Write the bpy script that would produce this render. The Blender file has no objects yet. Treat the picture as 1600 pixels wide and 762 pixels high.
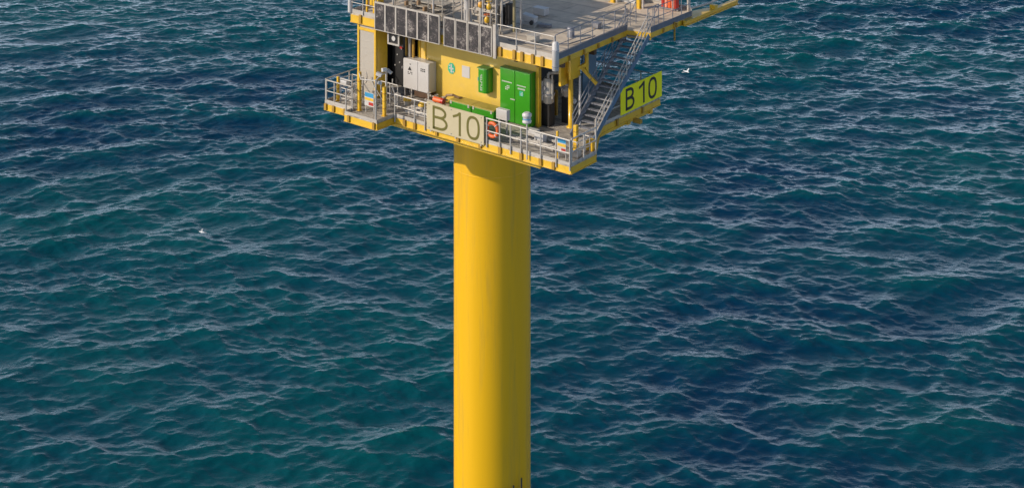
import bpy, bmesh, math, random
import numpy as np
from mathutils import Vector, Matrix
random.seed(7)
S = bpy.context.scene
COL = S.collection

# ------------------------------------------------------------------ camera
YAW = math.radians(38)
FWD = Vector((-math.sin(YAW), math.cos(YAW), 0)); RGT = Vector((math.cos(YAW), math.sin(YAW), 0))
cd = bpy.data.cameras.new('camera'); cam = bpy.data.objects.new('camera', cd); COL.objects.link(cam)
cam.location = (34.95, -48.835, 43.493)
cam.rotation_euler = (math.radians(90), 0, YAW)
cd.sensor_width = 36; cd.lens = 36 * 2186 / 1600
cd.shift_x = 0; cd.shift_y = -941 / 1600
cd.clip_end = 20000
S.camera = cam

# ------------------------------------------------------------------ sky, sun, exposure
SUN_EL = math.radians(27); SA = math.radians(73)
sh = (-FWD) * math.cos(SA) + (-RGT) * math.sin(SA)            # horizontal direction towards the sun
w = bpy.data.worlds.new('World'); S.world = w; w.use_nodes = True
nt = w.node_tree; nt.nodes.clear()
sky = nt.nodes.new('ShaderNodeTexSky'); sky.sky_type = 'NISHITA'; sky.sun_disc = False
sky.sun_elevation = SUN_EL; sky.sun_rotation = math.atan2(sh.x, sh.y)
sky.air_density = 1.0; sky.dust_density = 1.0; sky.ozone_density = 1.5
bg = nt.nodes.new('ShaderNodeBackground'); bg.inputs[1].default_value = 0.09
ow = nt.nodes.new('ShaderNodeOutputWorld')
bg.inputs[1].default_value = 0.12
# bright cloud band low in the unseen sky, shaped for fill and sea glints
wt = nt.nodes.new('ShaderNodeTexCoord'); wm = nt.nodes.new('ShaderNodeMapping'); wm.inputs['Scale'].default_value = (1, 1, 2.6); nt.links.new(wt.outputs['Generated'], wm.inputs[0])
wn = nt.nodes.new('ShaderNodeTexNoise'); wn.inputs['Scale'].default_value = 2.2; wn.inputs['Detail'].default_value = 7; wn.inputs['Roughness'].default_value = .55; nt.links.new(wm.outputs[0], wn.inputs['Vector'])
wr = nt.nodes.new('ShaderNodeMapRange'); wr.inputs[1].default_value = .30; wr.inputs[2].default_value = .50; nt.links.new(wn.outputs[0], wr.inputs[0])
wx = nt.nodes.new('ShaderNodeMix'); wx.data_type = 'RGBA'; wz = nt.nodes.new('ShaderNodeSeparateXYZ'); nt.links.new(wt.outputs['Generated'], wz.inputs[0])
wl = nt.nodes.new('ShaderNodeMapRange'); wl.inputs[1].default_value = .04; wl.inputs[2].default_value = .21; wl.inputs[3].default_value = 1; wl.inputs[4].default_value = 0; nt.links.new(wz.outputs['Z'], wl.inputs[0])
wq = nt.nodes.new('ShaderNodeMath'); wq.operation = 'MULTIPLY'; nt.links.new(wr.outputs[0], wq.inputs[0]); nt.links.new(wl.outputs[0], wq.inputs[1]); nt.links.new(wq.outputs[0], wx.inputs[0]); nt.links.new(sky.outputs[0], wx.inputs[6]); wx.inputs[7].default_value = (18.5, 21.5, 27.5, 1)
nt.links.new(wx.outputs[2], bg.inputs[0]); nt.links.new(bg.outputs[0], ow.inputs[0])
sd = bpy.data.lights.new('sun', 'SUN'); sun = bpy.data.objects.new('sun', sd); COL.objects.link(sun)
sd.energy = 4.4; sd.angle = math.radians(0.5); sd.color = (1.0, 0.88, 0.73)
sdir = Vector((sh.x * math.cos(SUN_EL), sh.y * math.cos(SUN_EL), math.sin(SUN_EL)))
sun.rotation_euler = sdir.to_track_quat('Z', 'Y').to_euler(); sun.location = (0, 0, 100)
S.view_settings.view_transform = 'Standard'; S.view_settings.look = 'None'
S.view_settings.gamma = 1; S.view_settings.use_curve_mapping = False
S.view_settings.exposure = -0.22
S.render.engine = 'CYCLES'

# ------------------------------------------------------------------ materials
def mat(name, col, rough=0.5, metal=0.0, coat=0.0, vary=0.12, vscale=1.5, bump=0.0, bscale=20, spec=0.5, dirt=None, dscale=0.8, damt=0.25, stretch=(1, 1, 1)):
    m = bpy.data.materials.new(name); m.use_nodes = True
    n = m.node_tree.nodes; l = m.node_tree.links; p = n['Principled BSDF']
    p.inputs['Coat Roughness'].default_value = .38 if coat > .4 else .1; p.inputs['Roughness'].default_value = rough; p.inputs['Metallic'].default_value = metal
    p.inputs['Coat Weight'].default_value = coat; p.inputs['Specular IOR Level'].default_value = spec
    tc = n.new('ShaderNodeNewGeometry'); mp = n.new('ShaderNodeMapping'); mp.inputs['Scale'].default_value = stretch
    l.new(tc.outputs['Position'], mp.inputs[0])
    nz = n.new('ShaderNodeTexNoise'); nz.inputs['Scale'].default_value = vscale; nz.inputs['Detail'].default_value = 8; nz.inputs['Roughness'].default_value = 0.65
    l.new(mp.outputs[0], nz.inputs['Vector'])
    r = n.new('ShaderNodeMapRange'); r.inputs[1].default_value = 0.3; r.inputs[2].default_value = 0.7
    r.inputs[3].default_value = 1 - vary; r.inputs[4].default_value = 1 + vary
    l.new(nz.outputs[0], r.inputs[0])
    mx = n.new('ShaderNodeMix'); mx.data_type = 'RGBA'; mx.blend_type = 'MULTIPLY'; mx.inputs[0].default_value = 1
    mx.inputs[6].default_value = (*col, 1); l.new(r.outputs[0], mx.inputs[7])
    out = mx.outputs[2]
    if dirt:
        n2 = n.new('ShaderNodeTexNoise'); n2.inputs['Scale'].default_value = dscale; n2.inputs['Detail'].default_value = 10; n2.inputs['Roughness'].default_value = 0.7
        l.new(mp.outputs[0], n2.inputs['Vector'])
        r2 = n.new('ShaderNodeMapRange'); r2.inputs[1].default_value = 0.5; r2.inputs[2].default_value = 0.72
        r2.inputs[3].default_value = 0; r2.inputs[4].default_value = damt
        l.new(n2.outputs[0], r2.inputs[0])
        m2 = n.new('ShaderNodeMix'); m2.data_type = 'RGBA'; l.new(r2.outputs[0], m2.inputs[0]); l.new(out, m2.inputs[6])
        m2.inputs[7].default_value = (*dirt, 1); out = m2.outputs[2]
    l.new(out, p.inputs['Base Color'])
    if bump:
        b3 = n.new('ShaderNodeTexNoise'); b3.inputs['Scale'].default_value = bscale; b3.inputs['Detail'].default_value = 4
        l.new(mp.outputs[0], b3.inputs['Vector'])
        bp = n.new('ShaderNodeBump'); bp.inputs['Strength'].default_value = 1; bp.inputs['Distance'].default_value = bump
        l.new(b3.outputs[0], bp.inputs['Height']); l.new(bp.outputs[0], p.inputs['Normal'])
    return m

YEL = mat('yellow_paint', (0.76, 0.46, 0.03), 0.32, coat=0.3, vary=0.05, dirt=(0.45, 0.24, 0.02), damt=0.5, dscale=2.5)
YCOL = mat('yellow_column_paint', (0.79, 0.44, 0.0), 0.48, coat=0.5, spec=.35, vary=0.045, vscale=0.5, dirt=(0.42, 0.27, 0.06), damt=0.5, dscale=2.2, stretch=(1, 1, .05), bump=.004, bscale=.9)
WALLM = mat('yellow_wall_paint', (0.74, 0.50, 0.085), 0.35, coat=0.3, vary=0.05, dirt=(0.6, 0.42, 0.2), damt=0.4, dscale=1.2)
GAL = mat('galvanised_steel', (0.52, 0.485, 0.44), 0.45, metal=0.2, vary=0.15, vscale=6)
GALD = mat('dark_grey_steel', (0.24, 0.24, 0.26), 0.5, metal=0.3, vary=0.25, vscale=6)  # dark steel; on the right upper railing the dark tone is painted shade
TOE = mat('pale_toe_plate', (0.47, 0.43, 0.38), 0.5, vary=0.1, vscale=4, dirt=(0.3, 0.25, 0.2), damt=.4)
WHT = mat('white_paint', (0.56, 0.54, 0.52), 0.4, vary=0.05, dirt=(0.4, 0.35, 0.3), damt=.35, dscale=3)
BEI = mat('beige_paint', (0.44, 0.40, 0.34), 0.6, vary=0.1, vscale=3, dirt=(0.25, 0.2, 0.15), damt=.5, dscale=3)
DECKU = mat('upper_deck_coating', (0.68, 0.565, 0.43), 0.75, vary=0.16, vscale=1.2, dirt=(0.34, 0.27, 0.20), damt=.75, dscale=.9, bump=.01, bscale=6)
GRN = mat('green_paint', (0.035, 0.27, 0.008), 0.35, coat=.3, vary=0.07, dirt=(0.10, 0.25, 0.04), damt=.35)
GRND = mat('dark_green_paint', (0.05, 0.20, 0.02), 0.35, coat=.3, vary=0.1)
LID = mat('olive_yellow_lid', (0.42, 0.33, 0.06), 0.55, vary=0.15, vscale=4, dirt=(0.2, 0.16, 0.06), damt=.6)
BLK = mat('black_rubber', (0.02, 0.02, 0.022), 0.6)
DRK = mat('dark_steel_and_shade', (0.014, 0.013, 0.013), 0.55, vary=.3)
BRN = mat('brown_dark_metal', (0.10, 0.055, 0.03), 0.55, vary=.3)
ORG = mat('orange_plastic', (0.72, 0.13, 0.03), 0.45, vary=.1)
RED = mat('red_paint', (0.45, 0.03, 0.02), 0.4, vary=.1)
SAL = mat('salmon_faded_red', (0.70, 0.30, 0.20), 0.5, vary=.1)
BLU = mat('blue_print', (0.04, 0.28, 0.50), 0.5, vary=.1)
TEA = mat('teal_print', (0.03, 0.42, 0.24), 0.5, vary=.1)
LIM = mat('lime_sign_face', (0.95, 0.86, 0.0), 0.5, vary=.04)
SGN = mat('cream_sign_face', (0.53, 0.455, 0.29), 0.5, vary=.04, dirt=(0.4, 0.36, 0.2), damt=.2)
OLV = mat('olive_letter_paint', (0.13, 0.115, 0.02), 0.5, vary=.1)
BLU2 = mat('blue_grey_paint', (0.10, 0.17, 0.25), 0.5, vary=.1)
BROWNY = mat('rusty_yellow', (0.42, 0.24, 0.03), 0.55, vary=.2, dirt=(.15, .08, .04), damt=.6)
WOOD = mat('brown_hose', (0.30, 0.19, 0.10), 0.6, vary=.2)

def deck_grating():
    m = bpy.data.materials.new('deck_grating'); m.use_nodes = True
    n = m.node_tree.nodes; l = m.node_tree.links; p = n['Principled BSDF']; p.inputs['Roughness'].default_value = .7
    g = n.new('ShaderNodeNewGeometry'); mp = n.new('ShaderNodeMapping'); mp.inputs['Scale'].default_value = (.9, 5.5, 1)
    l.new(g.outputs['Position'], mp.inputs[0])
    a = n.new('ShaderNodeTexNoise'); a.inputs['Scale'].default_value = 1.6; a.inputs['Detail'].default_value = 8; a.inputs['Roughness'].default_value = .75
    l.new(mp.outputs[0], a.inputs['Vector'])
    r = n.new('ShaderNodeValToRGB'); e = r.color_ramp.elements
    e[0].position = .38; e[0].color = (.20, .175, .155, 1); e[1].position = .54; e[1].color = (.58, .52, .44, 1)
    l.new(a.outputs[0], r.inputs[0]); l.new(r.outputs[0], p.inputs['Base Color'])
    wv = n.new('ShaderNodeTexWave'); wv.inputs['Scale'].default_value = 9; wv.bands_direction = 'Y'; l.new(g.outputs['Position'], wv.inputs['Vector'])
    b = n.new('ShaderNodeBump'); b.inputs['Distance'].default_value = .02; l.new(wv.outputs[0], b.inputs['Height']); l.new(b.outputs[0], p.inputs['Normal'])
    return m
DECKL = deck_grating()
def add_seams(m, sc, dark):
    n = m.node_tree.nodes; l = m.node_tree.links; p = n['Principled BSDF']; src = p.inputs['Base Color'].links[0].from_socket
    g = n.new('ShaderNodeNewGeometry'); b = n.new('ShaderNodeTexBrick'); b.inputs['Scale'].default_value = sc; b.inputs['Mortar Size'].default_value = .012; b.inputs['Color1'].default_value = (1, 1, 1, 1); b.inputs['Color2'].default_value = (.86, .86, .85, 1); b.inputs['Mortar'].default_value = (dark, dark, dark, 1)
    l.new(g.outputs['Position'], b.inputs['Vector']); x = n.new('ShaderNodeMix'); x.data_type = 'RGBA'; x.blend_type = 'MULTIPLY'; x.inputs[0].default_value = 1
    l.new(src, x.inputs[6]); l.new(b.outputs[0], x.inputs[7]); l.new(x.outputs[2], p.inputs['Base Color'])
add_seams(DECKU, .16, .72)

def speckle_mat():
    m = bpy.data.materials.new('dark_speckled_sheet'); m.use_nodes = True
    n = m.node_tree.nodes; l = m.node_tree.links; p = n['Principled BSDF']; p.inputs['Roughness'].default_value = .4
    g = n.new('ShaderNodeNewGeometry')
    a = n.new('ShaderNodeTexNoise'); a.inputs['Scale'].default_value = 9; a.inputs['Detail'].default_value = 9; a.inputs['Roughness'].default_value = .85
    b = n.new('ShaderNodeTexNoise'); b.inputs['Scale'].default_value = 1.9; b.inputs['Detail'].default_value = 4
    l.new(g.outputs['Position'], a.inputs['Vector']); l.new(g.outputs['Position'], b.inputs['Vector'])
    ad = n.new('ShaderNodeMath'); ad.operation = 'MULTIPLY_ADD'; l.new(b.outputs[0], ad.inputs[0]); ad.inputs[1].default_value = .6; l.new(a.outputs[0], ad.inputs[2])
    r = n.new('ShaderNodeValToRGB'); e = r.color_ramp.elements
    e[0].position = .72; e[0].color = (.022, .019, .020, 1); e[1].position = .95; e[1].color = (.36, .32, .29, 1)
    x = e.new(.85); x.color = (.062, .052, .052, 1)
    l.new(ad.outputs[0], r.inputs[0]); l.new(r.outputs[0], p.inputs['Base Color'])
    return m
SPK = speckle_mat()

# ------------------------------------------------------------------ mesh helpers
class MB:
    def __init__(s): s.v = []; s.f = []; s.sm = []
    def add(s, vs, fs, smooth=False):
        o = len(s.v); s.v += [tuple(v) for v in vs]
        for f in fs: s.f.append([i + o for i in f]); s.sm.append(smooth)
        return s
    def box(s, x0, x1, y0, y1, z0, z1):
        vs = [(x, y, z) for z in (z0, z1) for y in (y0, y1) for x in (x0, x1)]
        return s.add(vs, [(0, 2, 3, 1), (4, 5, 7, 6), (0, 1, 5, 4), (2, 6, 7, 3), (0, 4, 6, 2), (1, 3, 7, 5)])
    def obb(s, c, d, rz=0, ry=0):
        m = Matrix.Translation(c) @ Matrix.Rotation(rz, 4, 'Z') @ Matrix.Rotation(ry, 4, 'Y')
        vs = [m @ Vector((x * d[0] / 2, y * d[1] / 2, z * d[2] / 2)) for z in (-1, 1) for y in (-1, 1) for x in (-1, 1)]
        return s.add(vs, [(0, 2, 3, 1), (4, 5, 7, 6), (0, 1, 5, 4), (2, 6, 7, 3), (0, 4, 6, 2), (1, 3, 7, 5)])
    def beam(s, p0, p1, wd, ht):            # rectangular bar between two points, upright section
        p0 = Vector(p0); p1 = Vector(p1); d = (p1 - p0).normalized()
        sd_ = d.cross(Vector((0, 0, 1)))
        if sd_.length < 1e-4: sd_ = Vector((1, 0, 0))
        sd_.normalize(); up = sd_.cross(d)
        vs = [p + sd_ * a * wd / 2 + up * b * ht / 2 for p in (p0, p1) for a, b in ((-1, -1), (1, -1), (1, 1), (-1, 1))]
        return s.add(vs, [(0, 1, 2, 3), (4, 7, 6, 5), (0, 4, 5, 1), (1, 5, 6, 2), (2, 6, 7, 3), (3, 7, 4, 0)])
    def tube(s, p0, p1, r, n=8, r1=None):
        p0 = Vector(p0); p1 = Vector(p1); d = (p1 - p0).normalized(); a = d.orthogonal().normalized(); b = d.cross(a)
        r1 = r if r1 is None else r1
        vs = [p + (a * math.cos(t) + b * math.sin(t)) * q for p, q in ((p0, r), (p1, r1)) for t in [2 * math.pi * k / n for k in range(n)]]
        s.add(vs, [(k, (k + 1) % n, n + (k + 1) % n, n + k) for k in range(n)], True)
        s.add(vs[:n], [tuple(range(n - 1, -1, -1))]); s.add(vs[n:], [tuple(range(n))]); return s
    def path(s, pts, r, n=8):
        for a, b in zip(pts, pts[1:]): s.tube(a, b, r, n)
        return s
    def lathe(s, prof, c, n=24):
        vs = []; c = Vector(c)
        for r, z in prof:
            for k in range(n):
                t = 2 * math.pi * k / n; vs.append((c.x + r * math.cos(t), c.y + r * math.sin(t), c.z + z))
        fs = [(i * n + k, i * n + (k + 1) % n, (i + 1) * n + (k + 1) % n, (i + 1) * n + k) for i in range(len(prof) - 1) for k in range(n)]
        s.add(vs, fs, True); s.add(vs[:n], [tuple(range(n - 1, -1, -1))]); s.add(vs[-n:], [tuple(range(n))]); return s
    def prism(s, poly, z0, z1):
        n = len(poly); ar = sum(poly[i][0] * poly[(i + 1) % n][1] - poly[(i + 1) % n][0] * poly[i][1] for i in range(n))
        if ar < 0: poly = poly[::-1]
        vs = [(x, y, z0) for x, y in poly] + [(x, y, z1) for x, y in poly]
        return s.add(vs, [tuple(range(n - 1, -1, -1)), tuple(range(n, 2 * n))] + [(i, (i + 1) % n, n + (i + 1) % n, n + i) for i in range(n)])
    def torus(s, c, ax, R, r, n=28, m=10, a0=0, a1=2 * math.pi):
        ax = Vector(ax).normalized(); u = ax.orthogonal().normalized(); v = ax.cross(u); c = Vector(c); vs = []
        full = abs(a1 - a0 - 2 * math.pi) < 1e-6; N = n if full else n + 1
        for i in range(N):
            t = a0 + (a1 - a0) * i / n; d = u * math.cos(t) + v * math.sin(t)
            for j in range(m):
                q = 2 * math.pi * j / m; vs.append(c + d * (R + r * math.cos(q)) + ax * r * math.sin(q))
        fs = [(i * m + j, ((i + 1) % N) * m + j, ((i + 1) % N) * m + (j + 1) % m, i * m + (j + 1) % m) for i in range(n if full else N - 1) for j in range(m)]
        return s.add(vs, fs, True)
    def stroke(s, o, u, v, nrm, pts, wd, th, closed=False):   # flat letter stroke in plane (u,v), raised along nrm
        P = [Vector(p) for p in pts]; n = len(P); L = []; Rr = []
        for i in range(n):
            a = P[(i - 1) % n] if (closed or i > 0) else None; b = P[(i + 1) % n] if (closed or i < n - 1) else None
            d1 = (P[i] - a).normalized() if a is not None else None; d2 = (b - P[i]).normalized() if b is not None else None
            d = (d1 + d2).normalized() if (d1 is not None and d2 is not None) else (d1 or d2)
            nn = Vector((-d.y, d.x)); k = 1.0
            if d1 is not None and d2 is not None: k = min(1.6, 1 / max(.4, d.dot(d1)))
            L.append(P[i] + nn * wd / 2 * k); Rr.append(P[i] - nn * wd / 2 * k)
        o = Vector(o); u = Vector(u); v = Vector(v); nrm = Vector(nrm)
        W = lambda q, h: o + u * q.x + v * q.y + nrm * h
        vs = []
        for i in range(n): vs += [W(L[i], 0), W(Rr[i], 0), W(Rr[i], th), W(L[i], th)]
        fs = []
        for i in range(n if closed else n - 1):
            a = i * 4; b = ((i + 1) % n) * 4
            for j in range(4): fs.append((a + j, a + (j + 1) % 4, b + (j + 1) % 4, b + j))
        if not closed: fs += [(0, 1, 2, 3), ((n - 1) * 4 + 3, (n - 1) * 4 + 2, (n - 1) * 4 + 1, (n - 1) * 4)]
        return s.add(vs, fs)
    def out(s, name, m, parent=None, bevel=0, label=None, cat=None, group=None, kind=None, org=None):
        if parent is not None: org = Vector(parent['org_tmp'])
        elif org is None:
            A = np.array(s.v); org = Vector((A[:, 0].mean(), A[:, 1].mean(), A[:, 2].min()))
        org = Vector(org)
        me = bpy.data.meshes.new(name); me.from_pydata([Vector(v) - org for v in s.v], [], s.f)
        me.polygons.foreach_set('use_smooth', s.sm); me.materials.append(m)
        bm = bmesh.new(); bm.from_mesh(me); bmesh.ops.recalc_face_normals(bm, faces=bm.faces); bm.to_mesh(me); bm.free()
        me.update()
        o = bpy.data.objects.new(name, me); COL.objects.link(o); o['org_tmp'] = list(org)
        if parent is not None: o.parent = parent
        else: o.location = org
        if bevel:
            b = o.modifiers.new('bevel', 'BEVEL'); b.width = bevel; b.segments = 2; b.limit_method = 'ANGLE'
        tag(o, label, cat, group, kind)
        return o

def tag(o, label=None, cat=None, group=None, kind=None):
    if label: o['label'] = label
    if cat: o['category'] = cat
    if group: o['group'] = group
    if kind: o['kind'] = kind
def thing(name, loc, label, cat, group=None):
    o = bpy.data.objects.new(name, None); COL.objects.link(o); o.location = loc; o['org_tmp'] = list(loc); o.empty_display_size = .3
    tag(o, label, cat, group); return o
def kids(o): return [c for c in bpy.data.objects if c.parent == o]
def dup(o, delta, label=None, parent=None):
    c = o.copy(); COL.objects.link(c); c.parent = parent
    if parent is None: c.location = o.location + Vector(delta)
    for k in kids(o): dup(k, (0, 0, 0), None, c)
    if label: c['label'] = label
    return c
# shared mesh copies of a small part (a post) under the same thing
def copies(o, deltas):
    for d in deltas:
        c = o.copy(); COL.objects.link(c); c.parent = o.parent; c.location = o.location + Vector(d)

ZL = 21.0; ZU = 25.0

# ------------------------------------------------------------------ the sea
SEA = -8.0
def sea():
    rng = np.random.default_rng(5)
    def spectrum(N, L, lp, wind, spread, seed, cut=None):
        rg = np.random.default_rng(seed)
        k1 = 2 * np.pi * np.fft.fftfreq(N, L / N); kx, ky = np.meshgrid(k1, k1, indexing='ij'); k = np.hypot(kx, ky); k[0, 0] = 1e-6
        kp = 2 * np.pi / lp
        th = np.arctan2(ky, kx) - wind
        D = np.abs(np.cos(th)) ** spread; D[np.cos(th) < 0] *= .12
        E = k ** -4.0 * np.exp(-1.25 * (kp / k) ** 2) * D * np.exp(-(k * .045) ** 2)
        if cut is not None: E = E * (1 / (1 + np.exp(-(k - cut) * 3 / cut * 2)))
        h = (rg.normal(size=(N, N)) + 1j * rg.normal(size=(N, N))) * np.sqrt(E); h[0, 0] = 0
        H = np.fft.ifft2(h).real; sc = 1 / H.std()
        dx = np.fft.ifft2(1j * kx / k * h).real; dy = np.fft.ifft2(1j * ky / k * h).real
        return H * sc, dx * sc, dy * sc
    tiles = []
    tiles.append((2048, 163.0, *spectrum(2048, 163.0, 9.5, math.radians(103), 2.2, 1), 0.122))   # wind sea running away from the camera
    tiles.append((1024, 89.0, *spectrum(1024, 89.0, 3.6, math.radians(70), 2.2, 2), 0.034))       # short crossing sea
    def sample(T, N, L, U, V):
        a = (U / L * N) % N; b = (V / L * N) % N
        i = np.floor(a).astype(int); j = np.floor(b).astype(int); fa = a - i; fb = b - j; i %= N; j %= N; i1 = (i + 1) % N; j1 = (j + 1) % N
        return T[i, j] * (1 - fa) * (1 - fb) + T[i1, j] * fa * (1 - fb) + T[i, j1] * (1 - fa) * fb + T[i1, j1] * fa * fb
    def axis(lo, hi, step, far, grow):
        a = list(np.arange(lo, hi, step)); s_ = step; x = a[-1]
        while x < far: s_ *= grow; x += s_; a.append(x)
        s_ = step; x = a[0]
        while x > -far: s_ *= grow; x -= s_; a.insert(0, x)
        return np.array(a)
    u = axis(-82, 82, 0.115, 6000, 1.16)
    v = axis(76, 212, 0.115, 6000, 1.16)
    U, V = np.meshgrid(u, v, indexing='ij')
    du = np.gradient(u)[:, None] * np.ones_like(V); dv = np.gradient(v)[None, :] * np.ones_like(U); sp = np.maximum(du, dv)
    X = U.copy(); Y = V.copy(); Zh = np.zeros_like(U); J = np.zeros_like(U)
    gust2 = 1 + .55 * np.sin(U / 11 + 2 * np.sin(V / 17)) * np.sin(V / 8.5 + 1.5 * np.sin(U / 23))
    gust = 1 + .35 * np.sin(U / 31 + 1.3 + np.sin(V / 40)) * np.sin(V / 27 + .4)
    for (N, L, H, dx, dy, amp) in tiles:
        a = math.radians(0)
        fade = np.clip(1.6 - sp / .6, 0, 1)
        Zh += sample(H, N, L, U, V) * amp * fade * (gust if L > 100 else gust2)
        X += sample(dx, N, L, U, V) * amp * fade * .85; Y += sample(dy, N, L, U, V) * amp * fade * .85
    cx, cy = 34.95, -48.835
    WX = cx + X * RGT.x + Y * FWD.x; WY = cy + X * RGT.y + Y * FWD.y
    co = np.stack([WX, WY, Zh + SEA], -1).reshape(-1, 3).astype(np.float32)
    nu, nv = U.shape; idx = np.arange(nu * nv).reshape(nu, nv)
    q = np.stack([idx[:-1, :-1], idx[1:, :-1], idx[1:, 1:], idx[:-1, 1:]], -1).reshape(-1, 4)
    me = bpy.data.meshes.new('sea'); me.vertices.add(len(co)); me.vertices.foreach_set('co', co.ravel())
    me.loops.add(q.size); me.loops.foreach_set('vertex_index', q.ravel().astype(np.int32))
    me.polygons.add(len(q)); me.polygons.foreach_set('loop_start', np.arange(0, q.size, 4, dtype=np.int32))
    me.polygons.foreach_set('loop_total', np.full(len(q), 4, dtype=np.int32))
    me.polygons.foreach_set('use_smooth', np.ones(len(q), dtype=bool))
    # whitecap mask from crest folding
    Jx = np.gradient(X, axis=0) / np.gradient(u)[:, None]; Jy = np.gradient(Y, axis=1) / np.gradient(v)[None, :]
    Jc = np.gradient(X, axis=1) / np.gradient(v)[None, :]; Jd = np.gradient(Y, axis=0) / np.gradient(u)[:, None]
    J = Jx * Jy - Jc * Jd
    core = (np.abs(U) < 82) & (V > 76) & (V < 212)
    t0 = np.quantile(J[core], .0004); foam = np.clip((t0 + .06 - J) / .09, 0, 1) * core
    at = me.attributes.new('foam', 'FLOAT', 'POINT'); at.data.foreach_set('value', foam.ravel().astype(np.float32))
    at = me.attributes.new('height', 'FLOAT', 'POINT'); at.data.foreach_set('value', Zh.ravel().astype(np.float32))
    me.update(calc_edges=True)
    m = bpy.data.materials.new('sea_water'); m.use_nodes = True; n = m.node_tree.nodes; l = m.node_tree.links; p = n['Principled BSDF']
    p.inputs['Roughness'].default_value = .08; p.inputs['IOR'].default_value = 1.35
    g = n.new('ShaderNodeNewGeometry')
    def noise(sc, stretch, det, rot):
        mp = n.new('ShaderNodeMapping'); mp.vector_type = 'TEXTURE'; mp.inputs['Scale'].default_value = stretch; mp.inputs['Rotation'].default_value = (0, 0, rot); l.new(g.outputs['Position'], mp.inputs[0])
        z = n.new('ShaderNodeTexNoise'); z.inputs['Scale'].default_value = sc; z.inputs['Detail'].default_value = det; z.inputs['Roughness'].default_value = .6; l.new(mp.outputs[0], z.inputs['Vector'])
        return z
    # broad drift between blue and green water
    big = noise(.022, (1, 1, 1), 3, 0)
    rp = n.new('ShaderNodeValToRGB'); e = rp.color_ramp.elements
    e[0].position = .38; e[0].color = (0.000, 0.028, 0.070, 1); e[1].position = .62; e[1].color = (0.000, 0.066, 0.082, 1)
    l.new(big.outputs[0], rp.inputs[0])
    # crests let more light through: greener
    ha = n.new('ShaderNodeAttribute'); ha.attribute_name = 'height'
    hr = n.new('ShaderNodeMapRange'); hr.inputs[1].default_value = -.1; hr.inputs[2].default_value = .55; l.new(ha.outputs['Fac'], hr.inputs[0])
    mc = n.new('ShaderNodeMix'); mc.data_type = 'RGBA'; l.new(hr.outputs[0], mc.inputs[0]); l.new(rp.outputs[0], mc.inputs[6]); mc.inputs[7].default_value = (0.0, .080, .085, 1)
    fa = n.new('ShaderNodeAttribute'); fa.attribute_name = 'foam'
    fn = noise(5, (1, 1, 1), 6, 0); fr = n.new('ShaderNodeMapRange'); fr.inputs[1].default_value = .42; fr.inputs[2].default_value = .6; l.new(fn.outputs[0], fr.inputs[0])
    fm = n.new('ShaderNodeMath'); fm.operation = 'MULTIPLY'; l.new(fa.outputs['Fac'], fm.inputs[0]); l.new(fr.outputs[0], fm.inputs[1])
    m2 = n.new('ShaderNodeMix'); m2.data_type = 'RGBA'; l.new(fm.outputs[0], m2.inputs[0]); l.new(mc.outputs[2], m2.inputs[6]); m2.inputs[7].default_value = (.36, .42, .43, 1)
    l.new(m2.outputs[2], p.inputs['Base Color'])
    rr = n.new('ShaderNodeMapRange'); cp = noise(.35, (3, 1, 1), 5, YAW); cr_ = n.new('ShaderNodeMapRange'); cr_.inputs[1].default_value = .4; cr_.inputs[2].default_value = .62; cr_.inputs[3].default_value = .03; cr_.inputs[4].default_value = .10; l.new(cp.outputs[0], cr_.inputs[0])
    l.new(cr_.outputs[0], rr.inputs[3]); rr.inputs[4].default_value = .6; l.new(fm.outputs[0], rr.inputs[0]); l.new(rr.outputs[0], p.inputs['Roughness'])
    prev = None
    for sc, st, det, rot, dist in ((3.0, (2.2, 1, 1), 5, YAW - .1, .05), (9.0, (2.2, 1, 1), 3, YAW + .1, .012)):
        z = noise(sc, st, det, rot)
        b = n.new('ShaderNodeBump'); b.inputs['Strength'].default_value = 1; b.inputs['Distance'].default_value = dist
        l.new(z.outputs[0], b.inputs['Height'])
        if prev: l.new(prev.outputs[0], b.inputs['Normal'])
        prev = b
    l.new(prev.outputs[0], p.inputs['Normal'])
    me.materials.append(m)
    o = bpy.data.objects.new('sea', me); COL.objects.link(o); o['kind'] = 'structure'; o['label'] = 'rippled teal blue sea surface all around the platform'
sea()

TOE_SHADE = mat('shaded_toe_plate', (0.13, 0.145, 0.175), 0.5, vary=.15, vscale=4)  # slate tone puts the right-side shade into the toe plate colour
# ------------------------------------------------------------------ the platform itself
PF = thing('offshore_platform', (-9.05, 5.87, -8), 'yellow two-deck offshore platform standing on a single thick column', 'platform')
CX, CY, CR = -9.05, 5.87, 1.925
MB().lathe([(CR, -14), (CR, 3), (CR, 20.3)], (CX, CY, 0), 160).out('column', YCOL, PF)
w0 = MB().lathe([(CR + .002, -.03), (CR + .008, -.01), (CR + .008, .01), (CR + .002, .03)], (CX, CY, 17.28), 160).out('weld_seam', YCOL, PF)
# ladder fixed to the column, its top just at the lower edge of the view
ang = math.atan2(-FWD.y, -FWD.x) + math.radians(36); rd = Vector((math.cos(ang), math.sin(ang), 0)); td = Vector((-rd.y, rd.x, 0))
lb = Vector((CX, CY, 0)) + rd * (CR + .22); ld = MB()
for sgn, zt in ((-1, 2.3), (1, 2.5)): ld.tube(lb + td * .24 * sgn + Vector((0, 0, -8.5)), lb + td * .24 * sgn + Vector((0, 0, zt)), .04)
for k in range(40): ld.tube(lb - td * .24 + Vector((0, 0, -9.7 + k * .3)), lb + td * .24 + Vector((0, 0, -9.7 + k * .3)), .018, 6)
for z in (-7.2, -5.4, -3.6, -1.8, 0, 1.8):
    for sgn in (-1, 1): ld.tube(lb + td * .24 * sgn + Vector((0, 0, z)), lb + td * .24 * sgn - rd * .25 + Vector((0, 0, z)), .03, 6)
ld.out('ladder', BLK, PF)
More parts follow.
